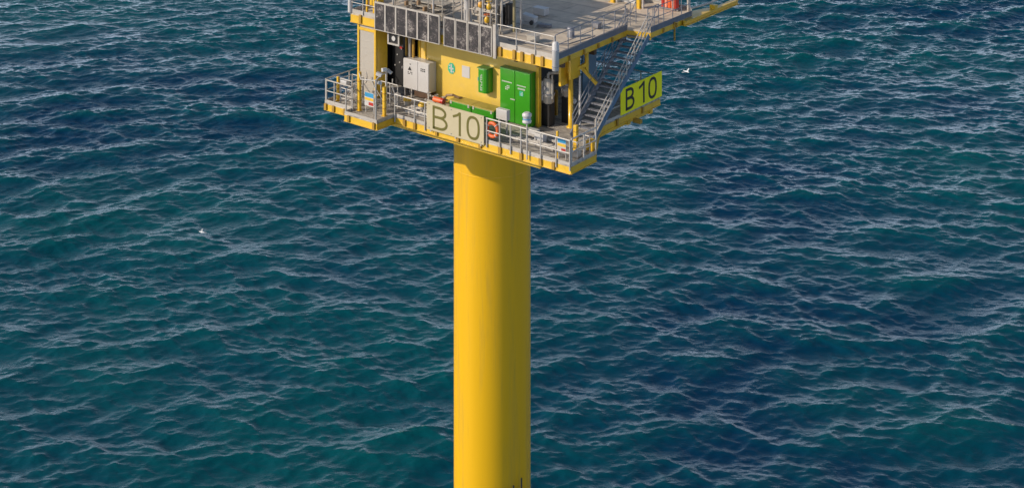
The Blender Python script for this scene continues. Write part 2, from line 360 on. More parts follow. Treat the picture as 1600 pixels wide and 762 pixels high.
# lower deck
low = [(0, 0), (0, 1.9), (-.1, 2.0), (-.6, 2.75), (-1.6, 4.45), (-1.78, 5), (-1.78, 10.05), (-14.3, 10.05), (-14.3, -.65), (-12.4, -.65), (-12.4, -1.2), (-10.28, -1.2), (-10.28, 0)]
MB().prism(low, ZL - .06, ZL).out('lower_deck_floor', DECKL, PF)
# painted edge beams round the lower deck, each one a run with an end post
fb = MB(); n = len(low)
def edge(mb, poly, z0, z1, t, out=0.0, skip=()):
    n = len(poly)
    for i in range(n):
        if i in skip: continue
        a = Vector((*poly[i], 0)); b = Vector((*poly[(i + 1) % n], 0)); d = (b - a).normalized(); nn = Vector((d.y, -d.x, 0))
        # polygon order is anticlockwise seen from above: outward is nn
        a2 = a + nn * out; b2 = b + nn * out
        a3 = a2 - nn * t; b3 = b2 - nn * t
        vs = [(p.x, p.y, z) for z in (z0, z1) for p in (a2, b2, b3, a3)]
        mb.add(vs, [(0, 1, 5, 4), (1, 2, 6, 5), (2, 3, 7, 6), (3, 0, 4, 7), (0, 3, 2, 1), (4, 5, 6, 7)])
edge(fb, low, ZL - .33, ZL - .062, .12, .004)
# lower flange and web stiffeners
edge(fb, low, ZL - .36, ZL - .333, .16, .045)
fb.out('lower_edge_beam', YEL, PF)
tp = MB(); edge(tp, low, ZL + .003, ZL + .13, .012, .0, skip=(3,)); tp.out('lower_toe_plate', TOE, PF)

b0 = MB().box(-9.67, -9.53, -.085, -.006, ZL - .33, ZL - .03).out('post_bracket', BROWNY, PF)
copies(b0, [(x + 9.6, 0, 0) for x in (-8.95, -7.6, -6.3, -5.0, -3.86, -2.67, -1.6, -.9)] + [(x + 9.6, -1.2, 0) for x in (-12.1, -10.45)] + [(x + 9.6, -.65, 0) for x in (-14.2, -13.66, -12.9)])
b0 = MB().box(-1.774, -1.69, 6.13, 6.27, ZL - .33, ZL - .03).out('post_bracket', BROWNY, PF); copies(b0, [(0, 2.2, 0)])
MB().box(-1.77, -1.35, 7.55, 7.75, ZL - .55, ZL - .363).out('lifting_lug', BROWNY, PF)
# under-deck girders
ug = MB()
for y in (.6, 4.2, 7.6, 9.6): ug.box(-14.1, -2.0, y - .12, y + .12, ZL - .72, ZL - .365)
for x in (-13.6, -11.3, -6.9, -4.4, -2.2): ug.box(x - .1, x + .1, .75, 9.5, ZL - .70, ZL - .364)
for k in range(8):
    t = k * math.pi / 4 + .2; d = Vector((math.cos(t), math.sin(t), 0)); c = Vector((CX, CY, 0))
    a = c + d * (CR - .05); b = c + d * (CR + 1.6); s_ = Vector((-d.y, d.x, 0)) * .03
    pr = [(a, 19.3), (a, 20.25), (b, 20.25), (b, 20.05)]
    vs = [tuple(p + s_ * q + Vector((0, 0, z))) for q in (-1, 1) for p, z in pr]
    ug.add(vs, [(0, 1, 2, 3), (7, 6, 5, 4), (0, 4, 5, 1), (1, 5, 6, 2), (2, 6, 7, 3), (3, 7, 4, 0)])
ug.out('under_deck_girder', YEL, PF)
MB().box(-13.9, -1.95, .3, 9.9, ZL - .36, ZL - .07).out('under_deck_plate', YEL, PF)
# upper deck
up = [(-1.65, 1.15), (-1.85, 7.2), (-.72, 7.5), (-.72, 11.3), (-1.2, 12.0), (-14.3, 12.0), (-14.3, 1.15)]
MB().prism(up, ZU - .08, ZU).out('upper_deck_floor', DECKU, PF)
e2 = MB(); edge(e2, up, ZU - .42, ZU - .082, .16, .004, skip=(0, 2)); edge(e2, up, ZU - .455, ZU - .423, .2, .05, skip=(0, 1, 2)); e2.out('upper_edge_beam', YEL, PF)
e2 = MB(); edge(e2, up, ZU - .30, ZU - .082, .12, .003, skip=(1, 3, 4, 5, 6)); edge(e2, up, ZU - .32, ZU - .302, .16, .035, skip=(1, 3, 4, 5, 6)); e2.out('side_edge_beam', YEL, PF)
t2 = MB(); edge(t2, up, ZU + .003, ZU + .2, .015, 0, skip=(0, 1, 2)); t3 = MB(); edge(t3, up, ZU - .07, ZU + .2, .015, .006, skip=(1, 3, 4, 5, 6)); t3.out('side_toe_plate', TOE_SHADE, PF); t2.out('upper_toe_plate', TOE, PF)

b0 = MB().box(-13.67, -13.53, 1.066, 1.143, ZU - .42, ZU).out('rail_bracket', BROWNY, PF)
copies(b0, [(x + 13.6, 0, 0) for x in (-4.75, -3.95, -3.5, -2.9, -2.36)])
b0 = MB().box(-1.75, -1.60, 2.16, 2.24, ZU - .30, ZU - .09).out('rail_bracket', BROWNY, PF)
copies(b0, [(-.035 * k, 1.2 * k, 0) for k in (1, 2, 3)])
b0 = MB().box(-.713, -.64, 8.56, 8.64, ZU - .30, ZU - .09).out('rail_bracket', BROWNY, PF); copies(b0, [(0, 1.2, 0)])
ub = MB()
for y in (2.4, 4.9, 7.4, 9.9): ub.box(-14.1, -2.1, y - .1, y + .1, ZU - .75, ZU - .09)
for x in (-13.4, -11.6, -8.6, -5.8, -4.1, -2.9): ub.box(x - .09, x + .09, 1.4, 11.7, ZU - .62, ZU - .088)
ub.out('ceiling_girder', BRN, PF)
# front wall of the enclosed module with side walls, dark inside
MB().box(-11.3, -4.07, 3.0, 3.12, ZL, 24.24).out('front_wall', WALLM, PF)
MB().box(-4.065, -3.93, 2.93, 3.13, ZL, 24.24).out('wall_pillar', YEL, PF)
MB().box(-11.42, -11.303, 2.95, 3.15, ZL, 24.24).box(-11.0, -10.92, 2.95, 2.997, ZL + .02, 24.24).out('wall_pillar', YEL, PF)
MB().box(-13.9, -13.8, 3.0, 9.7, ZL, 24.24).box(-13.79, -7.11, 9.6, 9.7, ZL, 24.24).box(-11.3, -11.2, 3.15, 9.5, ZL, 24.24).box(-7.2, -7.1, 3.15, 9.5, ZL, 24.24).out('inner_partition', DRK, PF)  # near-black colour puts the bay's shade into the partitions
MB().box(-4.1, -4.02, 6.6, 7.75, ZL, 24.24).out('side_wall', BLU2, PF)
# left housing: beige louvred face in a yellow frame
hs = MB().box(-13.9, -12.80, 1.345, 2.1, ZL + .05, 24.52).out('duct_housing', BEI, PF)
hf = MB()
for x in (-13.98, -12.84): hf.box(x, x + .11, 1.29, 1.40, ZL, 24.53)
hf.box(-13.865, -12.845, 1.30, 1.38, 24.2, 24.34).box(-12.79, -12.735, 1.42, 2.14, ZL, 24.53)
hf.out('frame', YEL, hs)
hl = MB()
for k in range(9): hl.box(-13.865, -12.845, 1.33, 1.344, ZL + .25 + k * .35, ZL + .262 + k * .35)
hl.out('joint_strip', TOE, hs)
# corner column with its bracket cluster and brace
cc = MB().lathe([(.2, 0), (.2, .05), (.115, .06), (.115, 2.3), (.16, 2.32), (.16, 2.5)], (-2.79, 3.89, ZL), 20).out('corner_column', YEL, PF)
bk = MB().box(-3.05, -2.93, 3.3, 3.9, 23.0, 24.53).box(-2.66, -2.54, 3.55, 4.3, 23.3, 24.53).box(-3.0, -2.55, 3.75, 4.0, 23.5, 24.1)
bk.tube((-2.35, 4.55, 23.4), (-2.35, 4.55, 24.6), .1, 12).beam((-2.7, 3.9, 23.6), (-2.3, 4.6, 23.9), .12, .16).beam((-3.05, 3.4, 24.2), (-2.4, 3.1, 24.5), .1, .14)
bk.out('column_bracket', YEL, PF)
MB().beam((-2.5, 4.3, 23.75), (-1.75, 4.5, 23.05), .13, .13).out('brace', YEL, PF)
MB().tube((-2.42, 4.1, ZL), (-2.42, 4.1, 23.4), .055, 10).out('drain_pipe', WHT, PF)
MB().box(-4.36, -4.24, 4.75, 4.87, ZL, 22.2).out('inner_post', BROWNY, PF)

# ------------------------------------------------------------------ railings
pm = MB().tube((0, 0, 0), (0, 0, 1.08), .024, 8).v
def railing(name, pts, h, label, group, m=GAL, step=1.15, post_at=None, rails=(1.0, .52), r=.024, drop=0.0, closed=False, thick=()):
    base = Vector(pts[0]); T = thing(name, base, label, 'railing', group)
    pos = []
    for i, (a, b) in enumerate(zip(pts, pts[1:])):
        a = Vector(a); b = Vector(b); k = max(1, round((b - a).length / step))
        for j in range(k + (1 if i == len(pts) - 2 else 0)): pos.append(a.lerp(b, j / k))
    if post_at: pos = [Vector(p) for p in post_at]
    p0 = MB().tube(pos[0] - Vector((0, 0, drop)), pos[0] + Vector((0, 0, h)), r * 1.15, 8).out('post', m, T)
    copies(p0, [p - pos[0] for p in pos[1:]])
    for f in rails:
        rl = MB()
        for a, b in zip(pts, pts[1:]):
            rl.tube(Vector(a) + Vector((0, 0, h * f)), Vector(b) + Vector((0, 0, h * f)), r * (1.05 if f == 1 else .9), 8)
        rl.out('rail', m, T)
    return T
G1 = 'galvanised railings round the lower deck'; G2 = 'galvanised railings round the upper deck'
railing('railing', [(-4.66, -.05, ZL - .05), (0.0, -.05, ZL - .05)], 1.15, 'grey railing along the front deck edge right of the cream B10 sign', G1, r=.030,
        post_at=[(x, -.05, ZL - .05) for x in (-4.6, -3.86, -3.25, -2.67, -1.58, -.75, -.02)], drop=.15)
railing('railing', [(-10.2, -.05, ZL - .05), (-8.15, -.05, ZL - .05)], 1.1, 'grey railing on the front deck edge left of the cream B10 sign', G1, r=.030,
        post_at=[(x, -.05, ZL - .05) for x in (-10.2, -8.95, -8.3)], drop=.2)
railing('railing', [(.02, 0.02, ZL), (.02, 1.85, ZL), (-.08, 2.0, ZL), (-.62, 2.8, ZL)], 1.15, 'short pale railing turning the right corner of the lower deck', G1, r=.03)
railing('railing', [(-1.74, 5.1, ZL), (-1.74, 6.6, ZL)], 1.1, 'railing section between the stair foot and the lime B10 sign', G1, r=.026)
railing('railing', [(-1.74, 10.0, ZL), (-14.25, 10.0, ZL)], 1.1, 'long railing along the rear edge of the lower deck', G1, r=.026)
railing('railing', [(-14.25, 9.9, ZL), (-14.25, 1.0, ZL), (-14.25, -.62, ZL)], 1.15, 'railing down the left side of the lower deck', G1, r=.028)
railing('railing', [(-14.2, -.62, ZL - .05), (-12.5, -.62, ZL - .05)], 1.15, 'pale looped railing on the outer left landing of the lower deck', G1, m=TOE, r=.03, rails=(1.0, .55, .15),
        post_at=[(x, -.62, ZL - .05) for x in (-14.2, -13.66, -12.5)], drop=.1)
railing('railing', [(-12.35, -1.15, ZL), (-12.35, -.7, ZL)], 1.15, 'one metre side railing at the step between the two left landings', G1, m=TOE, r=.03, step=.4)
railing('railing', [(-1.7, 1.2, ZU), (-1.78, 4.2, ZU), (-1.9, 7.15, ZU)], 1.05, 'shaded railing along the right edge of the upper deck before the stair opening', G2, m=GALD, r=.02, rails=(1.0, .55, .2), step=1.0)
railing('railing', [(-4.9, 1.12, ZU), (-1.7, 1.12, ZU)], 1.0, 'railing on the front of the upper deck right of the dark panels', G2, r=.022, step=1.05)
railing('railing', [(-14.3, 1.12, ZU), (-12.55, 1.12, ZU)], 1.05, 'railing on the front left corner of the upper deck beside the yellow frame', G2, r=.022, step=.8)
railing('railing', [(-14.27, 1.2, ZU), (-14.27, 11.9, ZU)], 1.05, 'railing down the left side of the upper deck', G2, r=.022)
railing('railing', [(-14.2, 11.96, ZU), (-1.3, 11.96, ZU)], 1.05, 'pale railing along the rear edge of the upper deck', G2, m=TOE, r=.026, rails=(1.0, .5, .15))
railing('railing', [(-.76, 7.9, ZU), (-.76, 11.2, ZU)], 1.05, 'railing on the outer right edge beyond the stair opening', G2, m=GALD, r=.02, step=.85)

# ------------------------------------------------------------------ staircase
ST = thing('staircase', (-1.35, 2.8, ZL), 'steep grey metal staircase with open treads linking the two decks', 'stairs')
A0 = (2.75, ZL + .02); A1 = (7.4, ZU - .08)
for x in (-1.98, -.74):
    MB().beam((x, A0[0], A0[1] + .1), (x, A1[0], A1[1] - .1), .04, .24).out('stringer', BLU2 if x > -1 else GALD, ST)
NT = 19; dy = (A1[0] - A0[0]) / NT; dz = (A1[1] - A0[1]) / NT
tr = MB()
for j in range(4): tr.box(-1.955, -.765, A0[0] + .24 + j * .045 - .01, A0[0] + .24 + j * .045 + .012, A0[1] + dz - .03, A0[1] + dz)
tr.box(-1.955, -.765, A0[0] + .205, A0[0] + .225, A0[1] + dz - .05, A0[1] + dz + .002)
tr0 = tr.out('tread', GALD, ST); copies(tr0, [(0, dy * k, dz * k) for k in range(1, NT - 1)])
for x, m in ((-1.98, GALD), (-.74, TOE)):
    hr_ = MB(); up_ = [(x, A0[0] + .15, A0[1]), (x, A1[0], A1[1])]
    for hh in (1.0, .68, .36): hr_.tube((x, up_[0][1], up_[0][2] + hh), (x, up_[1][1], up_[1][2] + hh), .022, 8)
    hr_.out('handrail', m, ST)
    ps = MB().tube((x, A0[0] + .15, A0[1]), (x, A0[0] + .15, A0[1] + 1.0), .022, 8).out('baluster', m, ST)
    copies(ps, [(0, (A1[0] - A0[0] - .15) * k / 7, (A1[1] - A0[1]) * k / 7) for k in range(1, 8)])
G = thing('stair_gate', (-1.3, 7.3, ZU), 'dark sloping gate rails round the top of the stair opening', 'gate')
for x in (-2.0, -.72):
    q = MB(); q.tube((x, 7.25, ZU), (x, 7.25, ZU + 1.1), .024).tube((x, 8.2, ZU), (x, 8.2, ZU + 1.15), .024).tube((x, 7.25, ZU + 1.1), (x, 8.2, ZU + 1.15), .022)
    q.tube((x, 7.25, ZU + .1), (x, 8.2, ZU + 1.1), .02).tube((x, 7.25, ZU + .55), (x, 8.2, ZU + .6), .018).tube((x, 7.7, ZU), (x, 7.7, ZU + 1.12), .018)
    q.out('gate_frame', GALD, G)

# ------------------------------------------------------------------ the two B10 signs
def glyphs(mt, par, o, u, v, nrm, boxes, wd, th):
    def arc(cx, cy, rx, ry, a0, a1, n): return [(cx + rx * math.cos(math.radians(a0 + (a1 - a0) * i / n)), cy + ry * math.sin(math.radians(a0 + (a1 - a0) * i / n))) for i in range(n + 1)]
    (bx0, bx1), (nx0, nx1), (zx0, zx1), (y0, y1) = boxes; h = y1 - y0
    ym = y0 + h * .53
    mb = MB(); mb.stroke(o, u, v, nrm, [(bx0, y0), (bx0, y1)], wd, th)
    w1 = bx1 - bx0
    for ya, yb, ww in ((y0 + wd / 2, ym, w1), (ym, y1 - wd / 2, w1 * .9)):
        r = (yb - ya) / 2; mb.stroke(o, u, v, nrm, [(bx0, yb)] + [(bx0 + ww * .5, yb)] + [(bx0 + ww * .5 + ww * .5 * math.cos(math.radians(a)), (ya + yb) / 2 + r * math.sin(math.radians(a))) for a in range(75, -76, -15)] + [(bx0 + ww * .5, ya), (bx0, ya)], wd, th * (1 if ya < ym else 1.15))
    mb.out('letter_b', mt, par); mb = MB(); mb.stroke(o, u, v, nrm, [(nx1, y0), (nx1, y1)], wd, th)
    mb.stroke(o, u, v, nrm, [(nx1, y1 - wd * .3), (nx1 - (nx1 - nx0) * .35, y1 - h * .14), (nx0, y1 - h * .24)], wd * .9, th * .9)
    mb.out('digit_one', mt, par); mb = MB(); cx = (zx0 + zx1) / 2; rx = (zx1 - zx0) / 2; ry = h / 2 - wd / 2; cy = (y0 + y1) / 2
    pts = [(cx + rx * math.copysign(abs(math.cos(t)) ** .8, math.cos(t)), cy + ry * math.copysign(abs(math.sin(t)) ** .8, math.sin(t))) for t in [2 * math.pi * i / 36 for i in range(36)]]
    mb.stroke(o, u, v, nrm, pts, wd, th, closed=True); mb.out('digit_zero', mt, par)
s1 = thing('platform_sign', (-6.4, -.13, 20.95), 'cream sign reading B10 in olive letters on the front railing', 'sign')
MB().box(-8.1, -4.69, -.16, -.12, 20.90, 22.2).out('sign_board', SGN, s1)
glyphs(OLV, s1, (0, -.161, 0), (1, 0, 0), (0, 0, 1), (0, -1, 0), ((-7.67, -6.88), (-6.5, -6.09), (-5.63, -4.98), (21.0, 22.07)), .12, .008)
b0 = MB().box(-7.93, -7.87, -.119, -.075, 20.8, 22.15).out('sign_bracket', GAL, s1); copies(b0, [(1.5, 0, 0), (3.0, 0, 0)])
b0 = MB().tube((-7.95, -.175, 22.1), (-7.95, -.16, 22.1), .025, 8).out('sign_bolt', GALD, s1); copies(b0, [(3.12, 0, 0), (0, 0, -1.1), (3.12, 0, -1.1), (1.35, 0, 0), (1.35, 0, -1.1)])
s2 = thing('platform_sign', (-1.7, 8.3, 21.1), 'lime yellow sign reading B10 in black letters on the right edge', 'sign')
MB().box(-1.72, -1.68, 6.42, 10.05, 21.09, 22.33).out('sign_board', LIM, s2)
glyphs(BLK, s2, (-1.679, 0, 0), (0, 1, 0), (0, 0, 1), (1, 0, 0), ((6.88, 7.5), (7.98, 8.4), (8.87, 9.5), (21.2, 22.24)), .135, .008)
b0 = MB().box(-1.755, -1.722, 6.77, 6.83, 20.95, 22.2).out('sign_bracket', GAL, s2); copies(b0, [(0, 1.6, 0), (0, 3.1, 0)])
MB().tube((-1.745, 6.5, 22.24), (-1.745, 10.1, 22.24), .02).out('top_rail', GAL, s2)

# ------------------------------------------------------------------ dark panels on the upper deck front
GP = 'dark speckled panels along the upper deck front'
P0 = thing('screen_panel', (-12.15, 1.0, 24.49), 'dark speckled panel in pale frame, leftmost of the row of ten', 'panel', GP)
MB().box(-12.46, -11.84, .99, 1.01, 24.52, 25.84).out('panel_sheet', SPK, P0)
q = MB(); q.box(-12.5, -12.455, .965, 1.035, 24.5, 25.88).box(-11.845, -11.80, .965, 1.035, 24.5, 25.88).box(-12.454, -11.846, .967, 1.033, 24.5, 24.53).box(-12.454, -11.846, .967, 1.033, 25.8, 25.88)
q.out('panel_frame', TOE, P0)
ords = ['second', 'third', 'fourth', 'fifth', 'sixth', 'seventh', 'eighth', 'ninth', 'last']
xs = [.70 * k for k in range(1, 6)] + [4.46 + .735 * k for k in range(4)]
for i, x in enumerate(xs):
    extra = ' before the gap' if i == 4 else (' right of the gap' if i == 5 else '')
    dup(P0, (x, 0, 0), 'dark speckled panel, %s from left in the row%s' % (ords[i], extra) if i < 8 else 'dark speckled panel in pale frame, rightmost of the row beside the tall post')
MB().box(-5.08, -4.92, .98, 1.08, 24.45, 26.0).out('end_post', TOE, None, label='pale square end post right of the dark panels', cat='post')
for x in (-10.2, -6.7): pass

# ------------------------------------------------------------------ cabinets and boxes by the wall
C1 = thing('equipment_cabinet', (-5.05, 2.8, ZL), 'tall bright green double-door cabinet against the yellow wall', 'cabinet')
MB().box(-5.96, -4.15, 2.62, 2.99, ZL + .04, 23.53).out('cabinet_body', GRN, C1, bevel=.015)
for x0, x1 in ((-5.93, -5.075), (-5.045, -4.18)):
    d = MB().box(x0, x1, 2.585, 2.617, ZL + .08, 23.49).out('door', GRN, C1, bevel=.008)
    if x0 < -5.5: MB().box(-5.3, -5.04, 2.55, 2.583, 22.13, 22.17).out('handle', GAL, d)
def marks(mb, x0, x1, y, z0, z1, rows, cols, fill=.7, rnd=random):
    dx = (x1 - x0) / cols; dz_ = (z1 - z0) / rows
    for i in range(rows):
        for j in range(cols):
            if rnd.random() < fill: mb.box(x0 + j * dx, x0 + (j + .72) * dx, y - .004, y, z0 + i * dz_ + dz_ * .15, z0 + (i + .75) * dz_)
for a_ in ((-5.82, -5.22, 2.583, 22.86, 22.95, 1, 11, 1), (-5.62, -5.35, 2.583, 22.52, 22.76, 3, 3, .8), (-4.93, -4.4, 2.583, 22.82, 22.90, 1, 9, 1), (-4.88, -4.45, 2.583, 22.66, 22.78, 1, 7, .9)):
    q = MB(); marks(q, *a_); q.out('door_lettering', WHT, C1)
q = MB().box(-4.78, -4.56, 2.576, 2.583, 22.40, 22.62); q.out('door_emblem', TEA, C1)
q = MB(); marks(q, -4.76, -4.58, 2.575, 22.42, 22.60, 3, 3, .5); q.out('door_emblem', WHT, C1)

C2 = thing('equipment_cabinet', (-11.1, 2.7, ZL), 'white double-door cabinet on legs with dark warning symbols', 'cabinet')
MB().box(-11.94, -10.25, 2.45, 2.98, 21.42, 22.88).out('cabinet_body', WHT, C2, bevel=.012)
for x0, x1 in ((-11.92, -10.98), (-10.955, -10.27)): MB().box(x0, x1, 2.42, 2.447, 21.45, 22.85).out('door', WHT, C2, bevel=.006)
for x in (-11.9, -11.45, -10.35):
    for y in (2.52, 2.9): MB().box(x - .03, x + .03, y - .03, y + .03, ZL, 21.418).out('leg', GAL, C2)
MB().box(-11.3, -10.2, 2.55, 2.9, ZL + .1, ZL + .36).out('cable_box', BRN, C2)
q = MB(); q.add([(-11.62, 2.417, 22.35), (-11.36, 2.417, 22.35), (-11.49, 2.417, 22.55)], [(0, 1, 2)]); marks(q, -11.62, -11.3, 2.417, 22.15, 22.3, 2, 4, .8); marks(q, -10.78, -10.45, 2.417, 22.42, 22.60, 2, 3, .9)
marks(q, -11.5, -11.4, 2.417, 22.62, 22.7, 1, 2, 1); q.out('warning_symbol', BLK, C2)

C3 = thing('wall_box', (-6.95, 2.8, 22.0), 'green curved safety box with vertical white lettering on the yellow wall', 'box')
prof = [(-7.28, 2.99), (-7.28, 2.62), (-7.22, 2.54), (-6.86, 2.53), (-6.76, 2.58), (-6.70, 2.66), (-6.68, 2.99)]
MB().prism(prof, 22.08, 23.22).out('box_body', GRN, C3, bevel=.03)
q = MB(); rr_ = random.Random(3)
for k in range(7): marks(q, -7.1, -6.95, 2.528, 22.2 + k * .115, 22.3 + k * .115, 2, 2, .8, rr_)
q.out('lettering', WHT, C3)
MB().box(-7.29, -6.67, 2.5, 2.99, 23.235, 23.275).out('lid', GRND, C3, bevel=.01)

C4 = thing('storage_chest', (-7.9, 2.3, ZL), 'green storage chest with olive lid, left one of the pair behind the cream sign', 'chest', 'green chests in front of the yellow wall')
MB().box(-8.57, -7.24, 2.0, 2.65, ZL + .05, 21.56).out('chest_body', GRN, C4, bevel=.02)
MB().prism([(0, 0)] * 0 or [(-8.59, 1.98), (-7.22, 1.98), (-7.22, 2.67), (-8.59, 2.67)], 21.565, 21.62).out('lid', LID, C4, bevel=.015)
MB().box(-8.5, -8.4, 1.975, 1.998, 21.45, 21.6).box(-7.42, -7.32, 1.975, 1.998, 21.45, 21.6).out('latch', GAL, C4)
c5 = dup(C4, (1.38, 0, 0), 'green storage chest with olive lid, right one of the pair, beside tall green cabinet')
q = thing('junction_box', (-4.75, 1.3, ZL), 'blank white box on a short stand in front of the green cabinet', 'box')
MB().box(-5.07, -4.44, 1.2, 1.45, 21.65, 22.12).out('box_body', WHT, q, bevel=.02)
MB().box(-5.0, -4.94, 1.28, 1.36, ZL, 21.648).box(-4.57, -4.51, 1.28, 1.36, ZL, 21.648).out('stand', GAL, q)

# small plates on the wall
e = thing('safety_sign', (-9.28, 2.99, 22.4), 'small octagonal teal and white safety sign on the yellow wall', 'sign')
q = MB(); c = (-9.28, 22.72)
pts = [(c[0] + .24 * math.cos(math.radians(22.5 + 45 * k)), c[1] + .28 * math.sin(math.radians(22.5 + 45 * k))) for k in range(8)]
q.add([(x, y, z) for y in (2.985, 2.999) for x, z in pts], [tuple(range(8)), tuple(range(15, 7, -1))] + [(k, (k + 1) % 8, 8 + (k + 1) % 8, 8 + k) for k in range(8)]); q.out('sign_board', TEA, e)
q = MB(); q.box(-9.32, -9.24, 2.975, 2.984, 22.52, 22.92).box(-9.42, -9.33, 2.975, 2.984, 22.68, 22.76).box(-9.23, -9.14, 2.975, 2.984, 22.68, 22.76).box(-9.44, -9.36, 2.975, 2.984, 22.82, 22.88).box(-9.2, -9.12, 2.975, 2.984, 22.54, 22.62)
q.out('symbol', WHT, e)
MB().box(-8.6, -8.12, 2.975, 2.999, 22.45, 23.0).out('notice_board', WHT, label='blank white notice plate between the octagonal sign and green wall box', cat='notice')
MB().box(-7.62, -7.5, 2.98, 2.999, 22.45, 22.62).out('wall_plate', BLU, label='tiny pale blue plate left of the green wall box', cat='plate')
# vertical pipes left of the wall, framed box under the panels
q = thing('pipe_riser', (-11.75, 2.8, ZL), 'greenish vertical pipe in a rusty yellow frame above the white cabinet', 'pipe')
MB().tube((-11.78, 2.75, 22.9), (-11.78, 2.75, 24.3), .09, 12).out('pipe', BEI, q); MB().box(-12.05, -11.97, 2.7, 2.8, 22.9, 24.3).box(-11.58, -11.5, 2.7, 2.8, 22.9, 24.3).out('frame', BROWNY, q)
q = thing('gauge_box', (-11.55, 1.3, 23.83), 'small square framed gauge box hanging under the dark panels', 'box')
MB().box(-11.90, -11.18, 1.35, 1.6, 23.86, 24.5).out('box_body', DRK, q)
f_ = MB(); f_.box(-11.93, -11.85, 1.28, 1.34, 23.83, 24.5).box(-11.24, -11.16, 1.28, 1.34, 23.83, 24.5).box(-11.848, -11.242, 1.285, 1.338, 23.83, 23.91); f_.out('frame', TOE, q)
MB().tube((-11.55, 1.33, 24.15), (-11.55, 1.3, 24.15), .12, 14).out('gauge', WHT, q)
# dark machinery of the left bay
q = thing('control_rack', (-13.1, 3.6, ZL), 'dark instrument rack with small pale gauges inside the left bay', 'rack')
MB().box(-13.7, -12.5, 3.5, 4.2, ZL, 23.9).out('rack_body', DRK, q, bevel=.01)
g = MB()
for i in range(12): 
    x = -13.55 + random.random() * .9; z = 21.9 + random.random() * 1.7; g.tube((x, 3.5, z), (x, 3.46, z), .035, 8)
g.out('gauge', WHT, q); MB().box(-13.6, -13.3, 3.44, 3.49, 23.5, 23.75).box(-13.1, -12.9, 3.44, 3.49, 22.9, 23.0).out('red_label', RED, q)
MB().path([(-12.4, 3.3, ZL), (-12.4, 3.3, 23.6), (-11.9, 3.3, 23.9), (-11.9, 3.3, 24.2)], .09, 12).out('hose', BRN, label='thick brown hose rising in the dark left bay', cat='hose')
# machines of the right bay
def machine(c, r, z0, z1, label):
    q = thing('drum_machine', (c[0], c[1], ZL), label, 'machine', 'pale drum machines in the right bay')
    MB().lathe([(r * .6, 0), (r, .08), (r, (z1 - z0) * .3), (r * 1.12, (z1 - z0) * .32), (r * 1.12, (z1 - z0) * .38), (r, (z1 - z0) * .4), (r, z1 - z0 - .15), (r * .7, z1 - z0)], (c[0], c[1], z0), 24).out('drum', BEI, q)
    MB().box(c[0] - r * .8, c[0] + r * .8, c[1] - r * .8, c[1] + r * .8, ZL, z0 - .003).out('plinth', DRK, q)
    g = MB()
    for k in range(10):
        t = 2 * math.pi * k / 10; g.tube((c[0] + r * 1.0 * math.cos(t), c[1] + r * 1.0 * math.sin(t), z0 + .5), (c[0] + r * 1.25 * math.cos(t), c[1] + r * 1.25 * math.sin(t), z0 + .5), .03, 6)
    g.tube((c[0], c[1] - r * .9, z1 - .4), (c[0], c[1] - r * 1.3, z1 - .4), .1, 12); g.torus((c[0], c[1], z0 + .5), (0, 0, 1), r * 1.15, .03, 24, 6); g.out('bolt_ring', GALD, q)
    MB().tube((c[0] - r * .5, c[1] - r * 1.1, z0 + .2), (c[0] - r * .5, c[1] - r * 1.1, z1 - .1), .05, 8).tube((c[0] + r * 1.15, c[1] - .1, z0 + .3), (c[0] + r * 1.15, c[1] - .1, z1 + .2), .04, 8).path([(c[0], c[1], z1), (c[0], c[1], z1 + .2), (c[0] + .5, c[1] + .3, z1 + .25)], .07, 8).out('side_pipe', BEI, q)
machine((-3.80, 3.5), .27, 22.0, 23.2, 'pale speckled drum machine nearest the green cabinet pillar')
machine((-3.35, 4.35), .22, 22.2, 23.1, 'smaller pale drum machine behind the larger drum in the right bay')
MB().tube((-4.15, 4.9, 22.0), (-3.0, 4.5, 22.0), .12, 14).out('horizontal_pipe', WHT, label='short white horizontal pipe beside the yellow corner column', cat='pipe')

# ------------------------------------------------------------------ things along the lower deck front
q = thing('lifebuoy', (-4.40, -.1, 21.2), 'orange lifebuoy hanging on the railing beside the cream sign', 'lifebuoy')
MB().torus((-4.36, .06, 21.60), (0, 1, 0), .30, .085, 36, 12).out('ring', ORG, q)
g = MB()
for k in range(4):
    t = math.pi / 4 + k * math.pi / 2; p = Vector((-4.36 + .30 * math.cos(t), .06, 21.60 + .30 * math.sin(t))); g.torus(p, (-math.sin(t), 0, math.cos(t)), .09, .02, 14, 6)
g.out('band', WHT, q)
q = thing('beacon_post', (-2.28, -.1, 20.85), 'white drum beacon on a thin pole at the front railing', 'beacon')
MB().tube((-2.28, -.12, 20.8), (-2.28, -.12, 22.38), .035, 10).out('pole', GAL, q)
MB().lathe([(.08, 0), (.2, .06), (.205, .12), (.17, .16), (.17, .3), (.21, .33), (.21, .43), (.12, .5)], (-2.28, -.12, 22.36), 24).out('beacon_head', WHT, q)
MB().torus((-2.28, -.12, 22.58), (0, 0, 1), .172, .02, 24, 8).out('lens_band', BLU, q)
q = MB().box(-7.75, -6.95, .6, .9, 21.95, 22.18); 
q = thing('rescue_bag', (-7.75, .25, 21.4), 'orange bag on a stand just above the left end of the cream sign', 'bag')
MB().tube((-8.0, .25, 22.2), (-7.45, .25, 22.2), .13, 14).out('bag_body', ORG, q); MB().tube((-7.55, .25, 22.2), (-7.4, .25, 22.2), .132, 14).out('bag_end', RED, q)
MB().box(-7.98, -7.92, .2, .3, ZL, 22.08).box(-7.52, -7.46, .2, .3, ZL, 22.08).out('stand', GAL, q)
